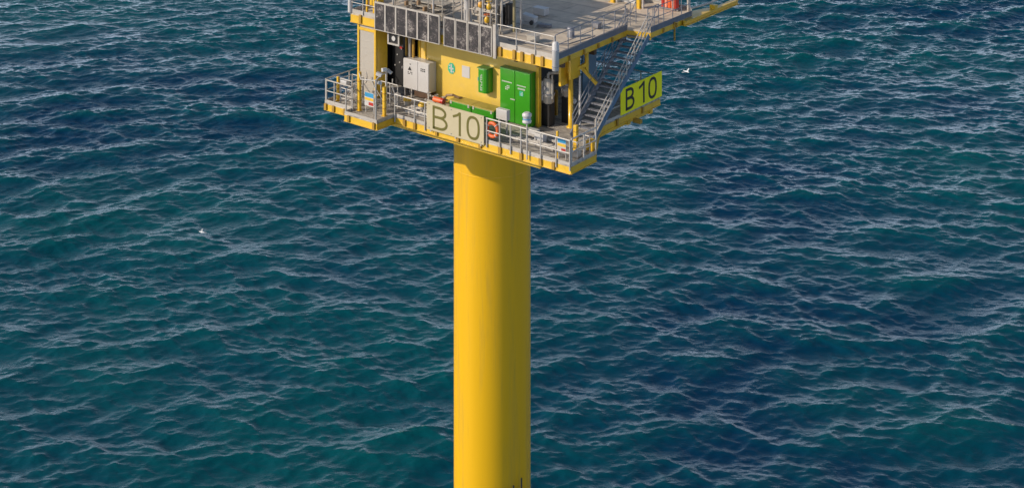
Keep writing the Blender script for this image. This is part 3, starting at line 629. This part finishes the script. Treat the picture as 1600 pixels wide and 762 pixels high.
MB().path([(-9.1, 2.3, ZL), (-9.1, 2.2, 21.45), (-8.85, 2.15, 21.72), (-8.5, 2.2, 21.78), (-8.25, 2.35, 21.66), (-8.2, 2.5, 21.63)], .06, 10).out('hose', WOOD, label='brown curved hose draped over the left green chest', cat='hose')
def dome(x, y, label):
    q = thing('yellow_bollard', (x, y, ZL), label, 'bollard', 'yellow bollards on the lower deck')
    MB().lathe([(.17, 0), (.17, .14), (.13, .2)], (x, y, ZL), 18).out('base', BEI, q)
    MB().lathe([(.2, .205), (.2, .27), (.15, .34), (.06, .37)], (x, y, ZL), 18).out('cap', YEL, q)
dome(-10.9, 1.6, 'yellow domed cap on the deck under the white cabinet')
dome(-9.8, 1.45, 'yellow domed cap on the deck between the cabinet and the cream sign')
MB().lathe([(.14, 0), (.14, .42), (.17, .44), (.17, .5), (.08, .55)], (-11.3, 1.3, ZL), 16).out('air_vent', WHT, label='short white vent cap standing in front of the dark left bay', cat='vent')
# cable trays and grated steps lying on the deck
for i, (x0, x1, y, wd_, lab) in enumerate(((-10.1, -8.3, .55, .3, 'grey cable tray on the deck left of the cream sign, nearest the edge'), (-10.4, -8.7, 1.05, .25, 'thin cable tray on the deck left of the cream sign, farther in'), (-4.2, -1.4, .9, .28, 'long cable tray on the deck behind the front railing'), (-3.6, -1.9, 1.7, .3, 'short cable tray in front of the open right bay'))):
    q = MB().box(x0, x1, y, y + .02, ZL + .06, ZL + .16).box(x0, x1, y + wd_, y + wd_ + .02, ZL + .06, ZL + .16)
    k = x0 + .05
    while k < x1 - .05: q.box(k, k + .05, y + .021, y + wd_ - .001, ZL + .07, ZL + .1); k += .22
    for xx in (x0 + .2, x1 - .3): q.box(xx, xx + .06, y + .021, y + wd_ - .001, ZL, ZL + .068)
    for j in range(3): q.tube((x0 + .02, y + .07 + j * .07, ZL + .125), (x1 - .02, y + .07 + j * .07, ZL + .125), .018, 6)
    q.out('cable_tray', GAL, label=lab, cat='cable tray', group='cable trays on the lower deck')
q = thing('pipe_skid', (-8.9, 2.0, ZL), 'low cluster of pale pipes and valves below the white cabinet', 'pipes')
for z, y in ((21.25, 2.1), (21.42, 2.3)): MB().tube((-10.2, y, z), (-8.95, y, z), .05, 10).out('pipe', BEI, q)
for x in (-10.0, -9.5, -9.05): MB().tube((x, 2.15, ZL), (x, 2.15, 21.6), .04, 8).torus((x, 2.15, 21.6), (0, 0, 1), .09, .015, 16, 6).out('valve', GAL, q)
# white panels on the far floor behind front rail
MB().box(-3.75, -3.2, 1.75, 2.05, ZL, 21.32).out('deck_box', WHT, bevel=.02, label='low white box at the foot of the green cabinet, left of the pair', cat='box', group='low white boxes before the cabinet')
MB().box(-3.0, -2.5, 1.35, 1.65, ZL, 21.4).out('deck_box', WHT, bevel=.02, label='low white box near the beacon pole, right of the pair', cat='box', group='low white boxes before the cabinet')

# ------------------------------------------------------------------ landing gates with yellow posts
def ypost(x, y, wd_, h, label, m=YEL):
    q = thing('gate_post', (x, y, ZL), label, 'post', 'yellow landing gate posts')
    MB().box(x - wd_ / 2, x + wd_ / 2, y - wd_ / 2, y + wd_ / 2, ZL + .03, ZL + h).out('post_body', m, q, bevel=.012)
    MB().box(x - wd_ * .8, x + wd_ * .8, y - wd_ * .8, y + wd_ * .8, ZL + .003, ZL + .029).out('foot_plate', YEL, q)
    g = MB()
    for k in range(3): g.box(x - wd_ / 2 - .012, x + wd_ / 2 + .012, y - wd_ / 2 - .012, y + wd_ / 2 + .012, ZL + h * (.25 + .25 * k), ZL + h * (.25 + .25 * k) + .04)
    g.out('clamp', BROWNY, q)
ypost(-.77, 1.45, .17, 1.2, 'thick yellow post on the right landing beside the stairs')
ypost(-1.05, .46, .09, 1.15, 'thin yellow post on the right landing beside the blue sign')
ypost(-12.15, -.45, .15, 1.85, 'tall thick yellow post in the middle of the left landing')
ypost(-13.93, -.1, .11, 1.2, 'thin yellow post at the outer end of the left landing')
ypost(-10.65, -.3, .14, 1.4, 'stout yellow post at the inner end of the left landing')
def info_sign(x0, x1, y, z0, z1, label, cols):
    q = thing('information_sign', ((x0 + x1) / 2, y, z0), label, 'sign'); MB().box(x0, x1, y, y + .02, z0, z1).out('sign_board', WHT, q)
    h = z1 - z0; wdt = x1 - x0
    MB().box(x0 + .02, x1 - .02, y - .006, y - .001, z0 + h * .66, z1 - .02).out('blue_band', cols, q)
    MB().box(x0 + .02, x1 - .02, y - .006, y - .001, z0 + h * .42, z0 + h * .60).out('yellow_band', YEL, q)
    MB().box(x0 + wdt * .45, x1 - .03, y - .006, y - .001, z0 + .05, z0 + h * .30).out('red_mark', RED, q)
    MB().tube((x0 + .05, y + .045, ZL), (x0 + .05, y + .045, z1), .025).tube((x1 - .05, y + .045, ZL), (x1 - .05, y + .045, z1), .025).out('stand', GAL, q)
info_sign(-11.75, -11.15, -.5, 21.35, 22.0, 'white sign with blue, yellow and red marks on the left landing', BLU)
info_sign(-.98, -.5, .35, 21.3, 21.95, 'small blue, yellow and red sign on the right landing', BLU)
q = thing('boat_gate', (-10.6, -.6, ZL), 'tall grey gate frame with floodlight cluster on the left landing', 'gate')
for x, y in ((-10.45, -1.1), (-10.9, .1)): MB().tube((x, y, ZL - .1), (x, y, 22.95), .05, 10).out('gate_upright', GAL, q)
MB().path([(-10.45, -1.1, 22.9), (-10.67, -.5, 23.0), (-10.9, .1, 22.9)], .04, 8).path([(-10.45, -1.1, 22.9), (-11.6, -.9, 22.7), (-12.1, -.5, 22.8)], .03, 8).out('top_bar', GAL, q)
g = MB(); g.obb((-10.6, -.7, 23.08), (.28, .2, .16), .4, .3).obb((-10.85, -.1, 23.1), (.24, .22, .18), -.5, -.3).obb((-10.75, .15, 22.98), (.3, .15, .12), .2, .5).obb((-10.35, -.95, 22.8), (.2, .2, .14), 1, .3); g.out('floodlight', WHT, q, bevel=.02)
# davit/ladder frames at the outer left landing
q = thing('boarding_frame', (-13.2, -.1, ZL), 'pale boarding frame with box and tangled bars on the outer left landing', 'frame')
g = MB()
for x, y in ((-13.5, -.35), (-12.75, -.35), (-12.75, .45), (-13.5, .45)): g.tube((x, y, ZL), (x, y, 22.25), .03)
for z in (22.25, 21.8, 21.3): g.path([(-13.5, -.35, z), (-12.75, -.35, z), (-12.75, .45, z), (-13.5, .45, z), (-13.5, -.35, z)], .025)
for k in range(6): g.tube((-13.45 + k * .12, -.35, 21.3), (-13.3 + k * .11, .4, 21.9 + .05 * (k % 3)), .02)
for k in range(6): g.tube((-12.75, -.3 + k * .12, 21.0), (-12.7, -.1 + k * .1, 22.3), .018)
g.out('frame_bars', GAL, q); MB().box(-13.45, -13.05, -.42, -.2, 21.95, 22.2).out('frame_box', WHT, q, bevel=.02)
MB().torus((-13.0, .75, 22.2), (.4, 1, 0), .35, .03, 24, 8, 0, math.pi * 1.3).out('loop', TOE, q)
q = thing('boarding_frame', (-12.0, .3, ZL), 'low tangle of pale braces beside the tall left landing post', 'frame')
g = MB()
for k in range(9):
    a = Vector((-12.1 + random.random() * 1.3, .1 + random.random() * .9, ZL + random.random() * .6)); b = a + Vector((random.uniform(-.5, .5), random.uniform(-.3, .3), random.uniform(.2, 1.2))); g.tube(a, b, .025)
for x in (-12.0, -11.4, -10.9): g.tube((x, .9, ZL), (x, .9, 22.1), .028)
for z in (22.1, 21.6): g.tube((-12.0, .9, z), (-10.9, .9, z), .025)
g.out('frame_bars', GAL, q)
q = thing('boarding_frame', (-.5, .6, ZL), 'small grey boarding frame with rungs at the right landing corner', 'frame')
g = MB()
for x, y in ((-.55, .75), (-.2, .75), (-.2, 1.7), (-.45, 1.7)): g.tube((x, y, ZL), (x, y, 21.75), .025)
g.path([(-.55, .75, 21.75), (-.2, .75, 21.75), (-.2, 1.7, 21.75), (-.45, 1.7, 21.75)], .025).path([(-.55, .75, 21.35), (-.2, .75, 21.35), (-.2, 1.7, 21.35)], .02)
g.out('frame_bars', GAL, q); MB().box(-.5, -.22, .8, 1.1, ZL + .02, 21.3).out('frame_box', BEI, q, bevel=.02)
MB().box(-.55, -.2, 1.9, 2.3, ZL + .02, 21.45).out('locker', YEL, bevel=.02, label='small yellow locker behind the thick post on the right landing', cat='locker')

# ------------------------------------------------------------------ upper deck equipment
q = thing('vent_mast', (-8.35, 3.1, ZU), 'thick white mast rising behind the dark panels', 'mast')
MB().lathe([(.26, 0), (.26, .05), (.18, .08), (.18, 1.35), (.24, 1.4), (.24, 3.2), (.2, 3.3), (.2, 4.2)], (-8.35, 3.1, ZU), 28).out('mast_tube', WHT, q)
MB().lathe([(.27, 0), (.27, .04)], (-8.35, 3.1, ZU + 2.9), 28).out('flange', GAL, q)
# skid of pipes and cabinets behind the right group of panels
q = thing('process_skid', (-7.2, 3.3, ZU), 'grey pipework skid with instruments and yellow valves right of the white mast', 'skid')
MB().box(-8.0, -5.9, 2.7, 4.3, ZU + .01, ZU + .12).out('skid_base', BEI, q)
fr = MB()
for x in (-7.95, -7.3, -6.65, -5.95):
    for y in (2.75, 4.25): fr.tube((x, y, ZU + .1), (x, y, ZU + 2.6), .03)
for z in (ZU + .9, ZU + 1.7, ZU + 2.6):
    for y in (2.75, 4.25): fr.tube((-7.95, y, z), (-5.95, y, z), .025)
fr.out('skid_frame', TOE, q)
MB().box(-7.85, -7.35, 3.2, 3.6, ZU + .15, ZU + 1.5).out('instrument_cabinet', mat('taupe_paint', (.2, .17, .15), .5, vary=.15), q, bevel=.02)
MB().box(-7.2, -6.8, 3.5, 3.9, ZU + .15, ZU + 1.9).out('instrument_cabinet', GAL, q, bevel=.02)
pp = MB()
for k in range(7):
    z = ZU + .3 + k * .28; pp.path([(-7.9, 2.95 + .05 * k, z), (-6.9 + .1 * k, 2.95 + .05 * k, z), (-6.9 + .1 * k, 4.2, z + .1)], .035 + .02 * (k % 3), 10)
for x in (-7.6, -7.05, -6.5, -6.25): pp.tube((x, 3.05, ZU + .12), (x, 3.05, ZU + 2.4), .04, 10)
pp.out('pipework', BEI, q)
for i, (x, y, z) in enumerate(((-6.95, 2.85, ZU + .35), (-6.7, 2.7, ZU + 1.05), (-6.2, 2.9, ZU + 1.9))):
    v_ = MB().lathe([(.07, 0), (.12, .08), (.12, .2), (.07, .28)], (x, y, z), 14).tube((x, y, z + .28), (x, y, z + .4), .02); v_ = v_.out('valve', YEL, q)
    MB().torus((x, y, z + .4), (0, 0, 1), .13, .018, 18, 6).out('handwheel', YEL if i else ORG, v_)
dk = MB(); dk.box(-6.6, -6.3, 3.3, 3.7, ZU + .2, ZU + 1.1).box(-6.2, -5.95, 3.3, 3.6, ZU + .3, ZU + 1.3); dk.out('dark_pump', DRK, q, bevel=.03)
q = thing('lamp_post', (-6.55, 1.9, ZU), 'pale pole topped by an orange lamp behind the rightmost dark panels', 'lamp')
MB().tube((-6.55, 1.9, ZU), (-6.55, 1.9, 26.35), .05, 10).out('pole', TOE, q)
MB().lathe([(.06, 0), (.13, .06), (.13, .2), (.08, .27)], (-6.55, 1.9, 26.33), 16).out('lamp_head', mat('orange_lamp_cover', (.7, .35, .05), .35), q)
for i, (x, y, h, lab) in enumerate(((-7.95, 2.2, 2.3, 'thin pale pole just right of the white mast'), (-6.0, 2.35, 1.9, 'thin pale pole right of the orange lamp'), (-5.5, 3.6, 2.4, 'pair-side pale pole at the right end of the pipework skid'))):
    g = MB().tube((x, y, ZU + .004), (x, y, ZU + h), .032, 8).box(x - .09, x + .09, y - .09, y + .09, ZU + .003, ZU + .03); g.out('pole', TOE, label=lab, cat='pole', group='thin pale poles on the upper deck')
MB().box(-5.82, -5.72, 3.4, 3.5, ZU + .003, ZU + 2.2).out('pole', mat('olive_post_paint', (.28, .24, .13), .5), label='square olive post at the right end of the pipework skid', cat='post')
# invented cabin above the view, added to cast the broad deck shade
q = thing('shadow_cabin', (-10.2, 3.2, ZU), 'added beige shadow-casting cabin raised on thin legs over the left of the upper deck', 'cabin')
MB().box(-11.8, -9.0, 1.3, 4.6, ZU + 2.2, ZU + 3.7).out('caster_body', BEI, q, bevel=.02)
l0 = MB().tube((-11.7, 1.45, ZU + .004), (-11.7, 1.45, ZU + 2.19), .05, 10).out('leg', TOE, q); copies(l0, [(2.6, 0, 0), (0, 3.0, 0), (2.6, 3.0, 0)])
g = MB()
for x in (-11.75, -11.1, -10.4, -9.7, -9.05):
    for y in (1.35, 4.55): g.tube((x, y, ZU + 3.7), (x, y, ZU + 4.8), .03)
for z in (4.25, 4.8): g.path([(-11.75, 1.35, ZU + z), (-9.05, 1.35, ZU + z), (-9.05, 4.55, ZU + z), (-11.75, 4.55, ZU + z), (-11.75, 1.35, ZU + z)], .03)
g.out('caster_rail', GAL, q)
q = thing('shadow_bridge', (-7.6, 2.0, ZU), 'added overhead shadow-casting bridge running right from the raised cabin on thin posts', 'cable bridge')  # unseen bridge, added so its rungs stripe the deck with shadow
g = MB()
for y in (1.6, 2.6): g.box(-8.98, -6.1, y, y + .05, ZU + 2.3, ZU + 2.42)
for k in range(9): g.box(-8.9 + k * .33, -8.74 + k * .33, 1.66, 2.59, ZU + 2.32, ZU + 2.36)
for k in range(4): g.tube((-8.95, 1.8 + k * .2, ZU + 2.42), (-6.2, 1.8 + k * .2, ZU + 2.42), .05, 8)
g.out('caster_tray', GAL, q); l0 = MB().tube((-6.2, 1.62, ZU + .004), (-6.2, 1.62, ZU + 2.29), .03, 8).out('post', TOE, q); copies(l0, [(0, 1.0, 0)])
q = thing('shadow_screen', (-7.2, 2.0, ZU), 'added slatted shadow-casting screen standing on the overhead bridge above the pipework skid', 'screen')  # made-up screen out of view, its slats added for striped deck shadows
for x in (-8.7, -6.3): MB().tube((x, 2.62, ZU + 2.42), (x, 2.62, ZU + 4.6), .04, 8).out('post', TOE, q)
g = MB()
for k, (xa, xb) in enumerate(((-8.8, -6.4), (-8.6, -6.9), (-8.8, -6.2), (-8.3, -6.4), (-8.8, -7.1), (-8.6, -6.2))): g.box(xa, xb, 2.66, 2.72, ZU + 2.65 + k * .33, ZU + 2.65 + k * .33 + (.18, .10, .2, .08, .16, .12)[k])
for x in (-8.65, -7.5, -6.95): g.box(x, x + .05, 2.723, 2.76, ZU + 2.6, ZU + 4.5)
g.out('caster_slats', BEI, q)
q = thing('rack_frame', (-9, 2, ZU), 'pale stack of gratings and trays behind the left dark panels', 'rack')
g = MB()
for k in range(5): g.box(-12.2 + k * .05, -8.9 - k * .1, 1.9 + k * .1, 2.9 + k * .06, ZU + .05 + k * .2, ZU + .09 + k * .2)
for x in (-12.1, -11.0, -9.9, -9.0):
    for y in (2.0, 2.8): g.tube((x, y, ZU), (x, y, ZU + 1.3), .03)
g.out('tray', BEI, q)
g = MB()
for k in range(10):
    x = -12.0 + k * .32; g.tube((x, 1.9, ZU + .35 + .07 * (k % 4)), (x + .5, 3.6, ZU + .75 + .06 * (k % 3)), .035)
g.out('pipe', TOE, q)
for x, z in ((-10.5, .85), (-10.1, .6), (-9.55, .8), (-11.3, .7)): MB().box(x, x + .12, 1.8, 2.0, ZU + z, ZU + z + .22).out('dark_fitting', WOOD, q, bevel=.02)
q = thing('bollard_frame', (-13.0, 1.6, ZU), 'yellow box frame with rails at the left end of the dark panels', 'frame')
MB().box(-13.35, -12.75, 1.5, 1.9, ZU + .45, ZU + 1.1).out('frame_box', YEL, q, bevel=.02)
g = MB().box(-12.98, -12.88, 1.35, 1.45, ZU, ZU + 2.0).box(-13.5, -13.42, 1.4, 1.5, ZU, ZU + 1.6).box(-13.41, -12.99, 1.38, 1.44, ZU + 1.0, ZU + 1.08).box(-12.74, -12.68, 1.4, 1.46, ZU, ZU + 1.9); g.out('frame_bars', YEL, q)
MB().tube((-14.33, 1.15, ZU + .02), (-14.33, 1.15, ZU + 1.3), .12, 14).out('light_tube', WHT, label='white tube standing at the far left corner of the upper deck', cat='tube')
for i, (pts, r, m, lab) in enumerate((
    ([(-5.0, 2.0, 25.08), (-3.4, 2.3, 25.08), (-2.4, 3.2, 25.08), (-2.2, 5.0, 25.08)], .03, GALD, 'thin grey conduit curving across the front right of the upper deck'),)):
    MB().path(pts, r, 8).out('deck_hose', m, label=lab, cat='hose')
for x0, y0, w_, d_, h_, m, lab in ((-4.3, 2.5, .5, .35, .3, BEI, 'low beige box behind the front railing of the upper deck'), (-6.9, 6.4, .7, .4, .35, WHT, 'low white box in the shade of the upper deck behind the tilted hatch'), (-3.2, 6.2, .35, .3, .25, GALD, 'small grey box near the dark stair gate')):
    q = thing('deck_box', (x0, y0, ZU), lab, 'box'); MB().box(x0, x0 + w_, y0, y0 + d_, ZU + .03, ZU + h_).out('box_body', m, q, bevel=.02); MB().box(x0 - .03, x0 + w_ + .03, y0 - .03, y0 + d_ + .03, ZU + h_ + .002, ZU + h_ + .035).out('lid', m, q)
    MB().box(x0 + .05, x0 + .1, y0 + .05, y0 + d_ - .05, ZU + .002, ZU + .028).box(x0 + w_ - .1, x0 + w_ - .05, y0 + .05, y0 + d_ - .05, ZU + .002, ZU + .028).out('foot', GALD, q)
# winch-like hatch in the middle of the deck
q = thing('deck_hatch', (-6.0, 4.8, ZU), 'pale low tilted hatch with dark opening on the upper deck', 'hatch')
MB().prism([(-6.7, 4.3), (-5.4, 4.6), (-5.5, 5.3), (-6.6, 5.1)], ZU + .004, ZU + .12).out('hatch_base', TOE, q)
MB().obb((-5.95, 4.9, ZU + .32), (.7, .45, .3), .25, .22).out('hatch_body', WHT, q, bevel=.03)
MB().tube((-5.62, 4.62, ZU + .22), (-5.55, 4.5, ZU + .22), .1, 14).out('port', BLK, q)
MB().obb((-5.1, 5.0, ZU + .08), (.6, .3, .14), .2).out('motor', GALD, q, bevel=.02)
q = thing('fog_horn', (-1.68, 1.3, 24.55), 'pale grey vertical cylinder at the front right corner of the upper deck', 'cylinder')
MB().lathe([(.1, 0), (.155, .03), (.155, .85), (.165, .87), (.165, .9), (.155, .92), (.155, 1.22), (.09, 1.3)], (-1.62, 1.10, 24.5), 24).out('cylinder_body', WHT, q)
k0 = MB().torus((-1.62, 1.10, 25.42), (0, 0, 1), .16, .015, 24, 6).out('clamp', GALD, q); copies(k0, [(0, 0, -.72)])
q = thing('canister', (-3.15, 4.4, ZU), 'short grey canister standing behind the shaded right railing', 'canister')
MB().lathe([(.2, 0), (.2, .04), (.17, .05), (.17, .42), (.12, .46)], (-3.15, 4.4, ZU), 20).out('canister_body', GALD, q); MB().torus((-3.15, 4.4, ZU + .3), (0, 0, 1), .172, .012, 20, 6).out('band', TOE, q)
for i, (x, y, lab) in enumerate(((-3.45, 10.7, 'yellow square stanchion on the rear of the upper deck left of the stair opening'), (-5.15, 10.9, 'yellow square stanchion farther left on the rear of the upper deck'))):
    q = thing('stanchion', (x, y, ZU), lab, 'post', 'yellow stanchions at the rear of the upper deck')
    MB().box(x - .1, x + .1, y - .1, y + .1, ZU + .02, ZU + 1.9).out('post_body', YEL, q, bevel=.01); MB().box(x - .18, x + .18, y - .18, y + .18, ZU + .003, ZU + .02).out('foot_plate', YEL, q)
    MB().tube((x + .22, y + .05, ZU), (x + .22, y + .05, ZU + 1.6), .06, 10).out('side_pipe', GAL, q)
MB().box(-4.9, -3.9, 11.2, 11.7, ZU + .003, ZU + .5).out('deck_locker', WHT, bevel=.02, label='white locker between the two yellow stanchions', cat='locker')
# red and orange bundle by the far right corner
q = thing('rescue_locker', (-1.9, 11.45, ZU), 'red and orange striped rescue bundle at the far right corner of the upper deck', 'rescue gear')
cols = [RED, SAL, ORG, SAL, RED]
for i, m in enumerate(cols): MB().tube((-2.45 + i * .2, 11.42, ZU + .1), (-2.45 + i * .2, 11.42, ZU + 1.45), .1, 12).out('float_tube', m, q)
MB().box(-2.62, -1.52, 11.3, 11.55, ZU + .02, ZU + .09).out('base', GALD, q)
MB().tube((-1.75, 11.15, ZU - .1), (-1.75, 11.15, ZU + 1.6), .035).out('pole', SAL, q)
MB().tube((-1.2, 11.75, ZU), (-1.2, 11.75, ZU + 1.7), .06, 10).out('pole', TOE, label='white pole at the far right corner next to the red bundle', cat='pole')
# yellow boom reaching out past the corner
q = thing('yellow_boom', (-.7, 10.4, 24.6), 'long yellow beam projecting beyond the far right corner of the upper deck', 'beam')
MB().box(-.71, -.45, 10.3, 15.65, 24.66, 24.70).box(-.61, -.55, 10.3, 15.65, 24.702, 24.878).box(-.71, -.45, 10.3, 15.65, 24.88, 24.92).out('boom_beam', YEL, q)
MB().prism([(-.71, 11.0), (-.71, 13.2), (-.95, 13.2), (-1.25, 12.1), (-1.25, 11.8)], 24.87, 24.91).box(-.75, -.43, 13.1, 13.35, 24.925, 25.12).out('gusset', YEL, q)
MB().path([(-1.15, 11.9, 25.1), (-.9, 13.2, 25.12), (-.85, 16.3, 25.2)], .05, 10).out('pipe', TOE, q)
MB().tube((-.68, 9.6, 24.1), (-.68, 9.6, 25.0), .05).out('bracket', BROWNY, q)

# ------------------------------------------------------------------ gulls
def gull(loc, heading, sc, label, bank=0, flap=.35):
    T = thing('gull', loc, label, 'bird'); T.rotation_euler = (bank, 0, heading)
    T['org_tmp'] = [0, 0, 0]
    prof = [(-.34, .01), (-.26, .035), (-.12, .075), (.02, .09), (.14, .08), (.22, .05), (.27, .047), (.32, .05), (.36, .035), (.39, .012), (.45, .004)]
    m = MB(); n_ = 12; vs = []
    for x, r in prof:
        for k in range(n_):
            t = 2 * math.pi * k / n_; vs.append((x * sc, r * math.cos(t) * sc, (r * math.sin(t) * .9 + (.03 if x > .2 else 0)) * sc))
    m.add(vs, [(i * n_ + k, i * n_ + (k + 1) % n_, (i + 1) * n_ + (k + 1) % n_, (i + 1) * n_ + k) for i in range(len(prof) - 1) for k in range(n_)], True)
    m.out('body', mat('gull_white', (.8, .8, .8), .6, vary=.03), T)
    for s_ in (-1, 1):
        p = [(.12, .05, .04), (.14, .2, .10), (-.02, .42, .12), (-.2, .46, .11), (-.1, .22, .08), (-.1, .05, .03)]
        q = MB(); top = [(x * sc, y * s_ * sc, z * sc) for x, y, z in p]; bot = [(x, y, z - .02 * sc) for x, y, z in top]
        q.add(top + bot, [tuple(range(6)), tuple(range(11, 5, -1))] + [(i, (i + 1) % 6, 6 + (i + 1) % 6, 6 + i) for i in range(6)])
        q.out('wing', mat('gull_wing', (.62, .64, .66), .6, vary=.05), T)
    MB().add([(-.33 * sc, -.03 * sc, 0), (-.33 * sc, .03 * sc, 0), (-.48 * sc, .08 * sc, 0), (-.48 * sc, -.08 * sc, 0), (-.33 * sc, -.03 * sc, .015 * sc), (-.33 * sc, .03 * sc, .015 * sc), (-.48 * sc, .08 * sc, .01 * sc), (-.48 * sc, -.08 * sc, .01 * sc)], [(0, 1, 2, 3), (7, 6, 5, 4), (0, 4, 5, 1), (1, 5, 6, 2), (2, 6, 7, 3), (3, 7, 4, 0)]).out('tail', mat('gull_tail', (.75, .75, .75), .6), T)
gull((-50.5, 94.0, -7.3), math.radians(-20), 1.2, 'white gull low over the sea right of the lime sign', .3)
gull((-60.5, 29.9, -7.5), math.radians(200), .85, 'tiny white gull over the sea left of the column', .9)

for o in bpy.data.objects:
    if 'org_tmp' in o: del o['org_tmp']
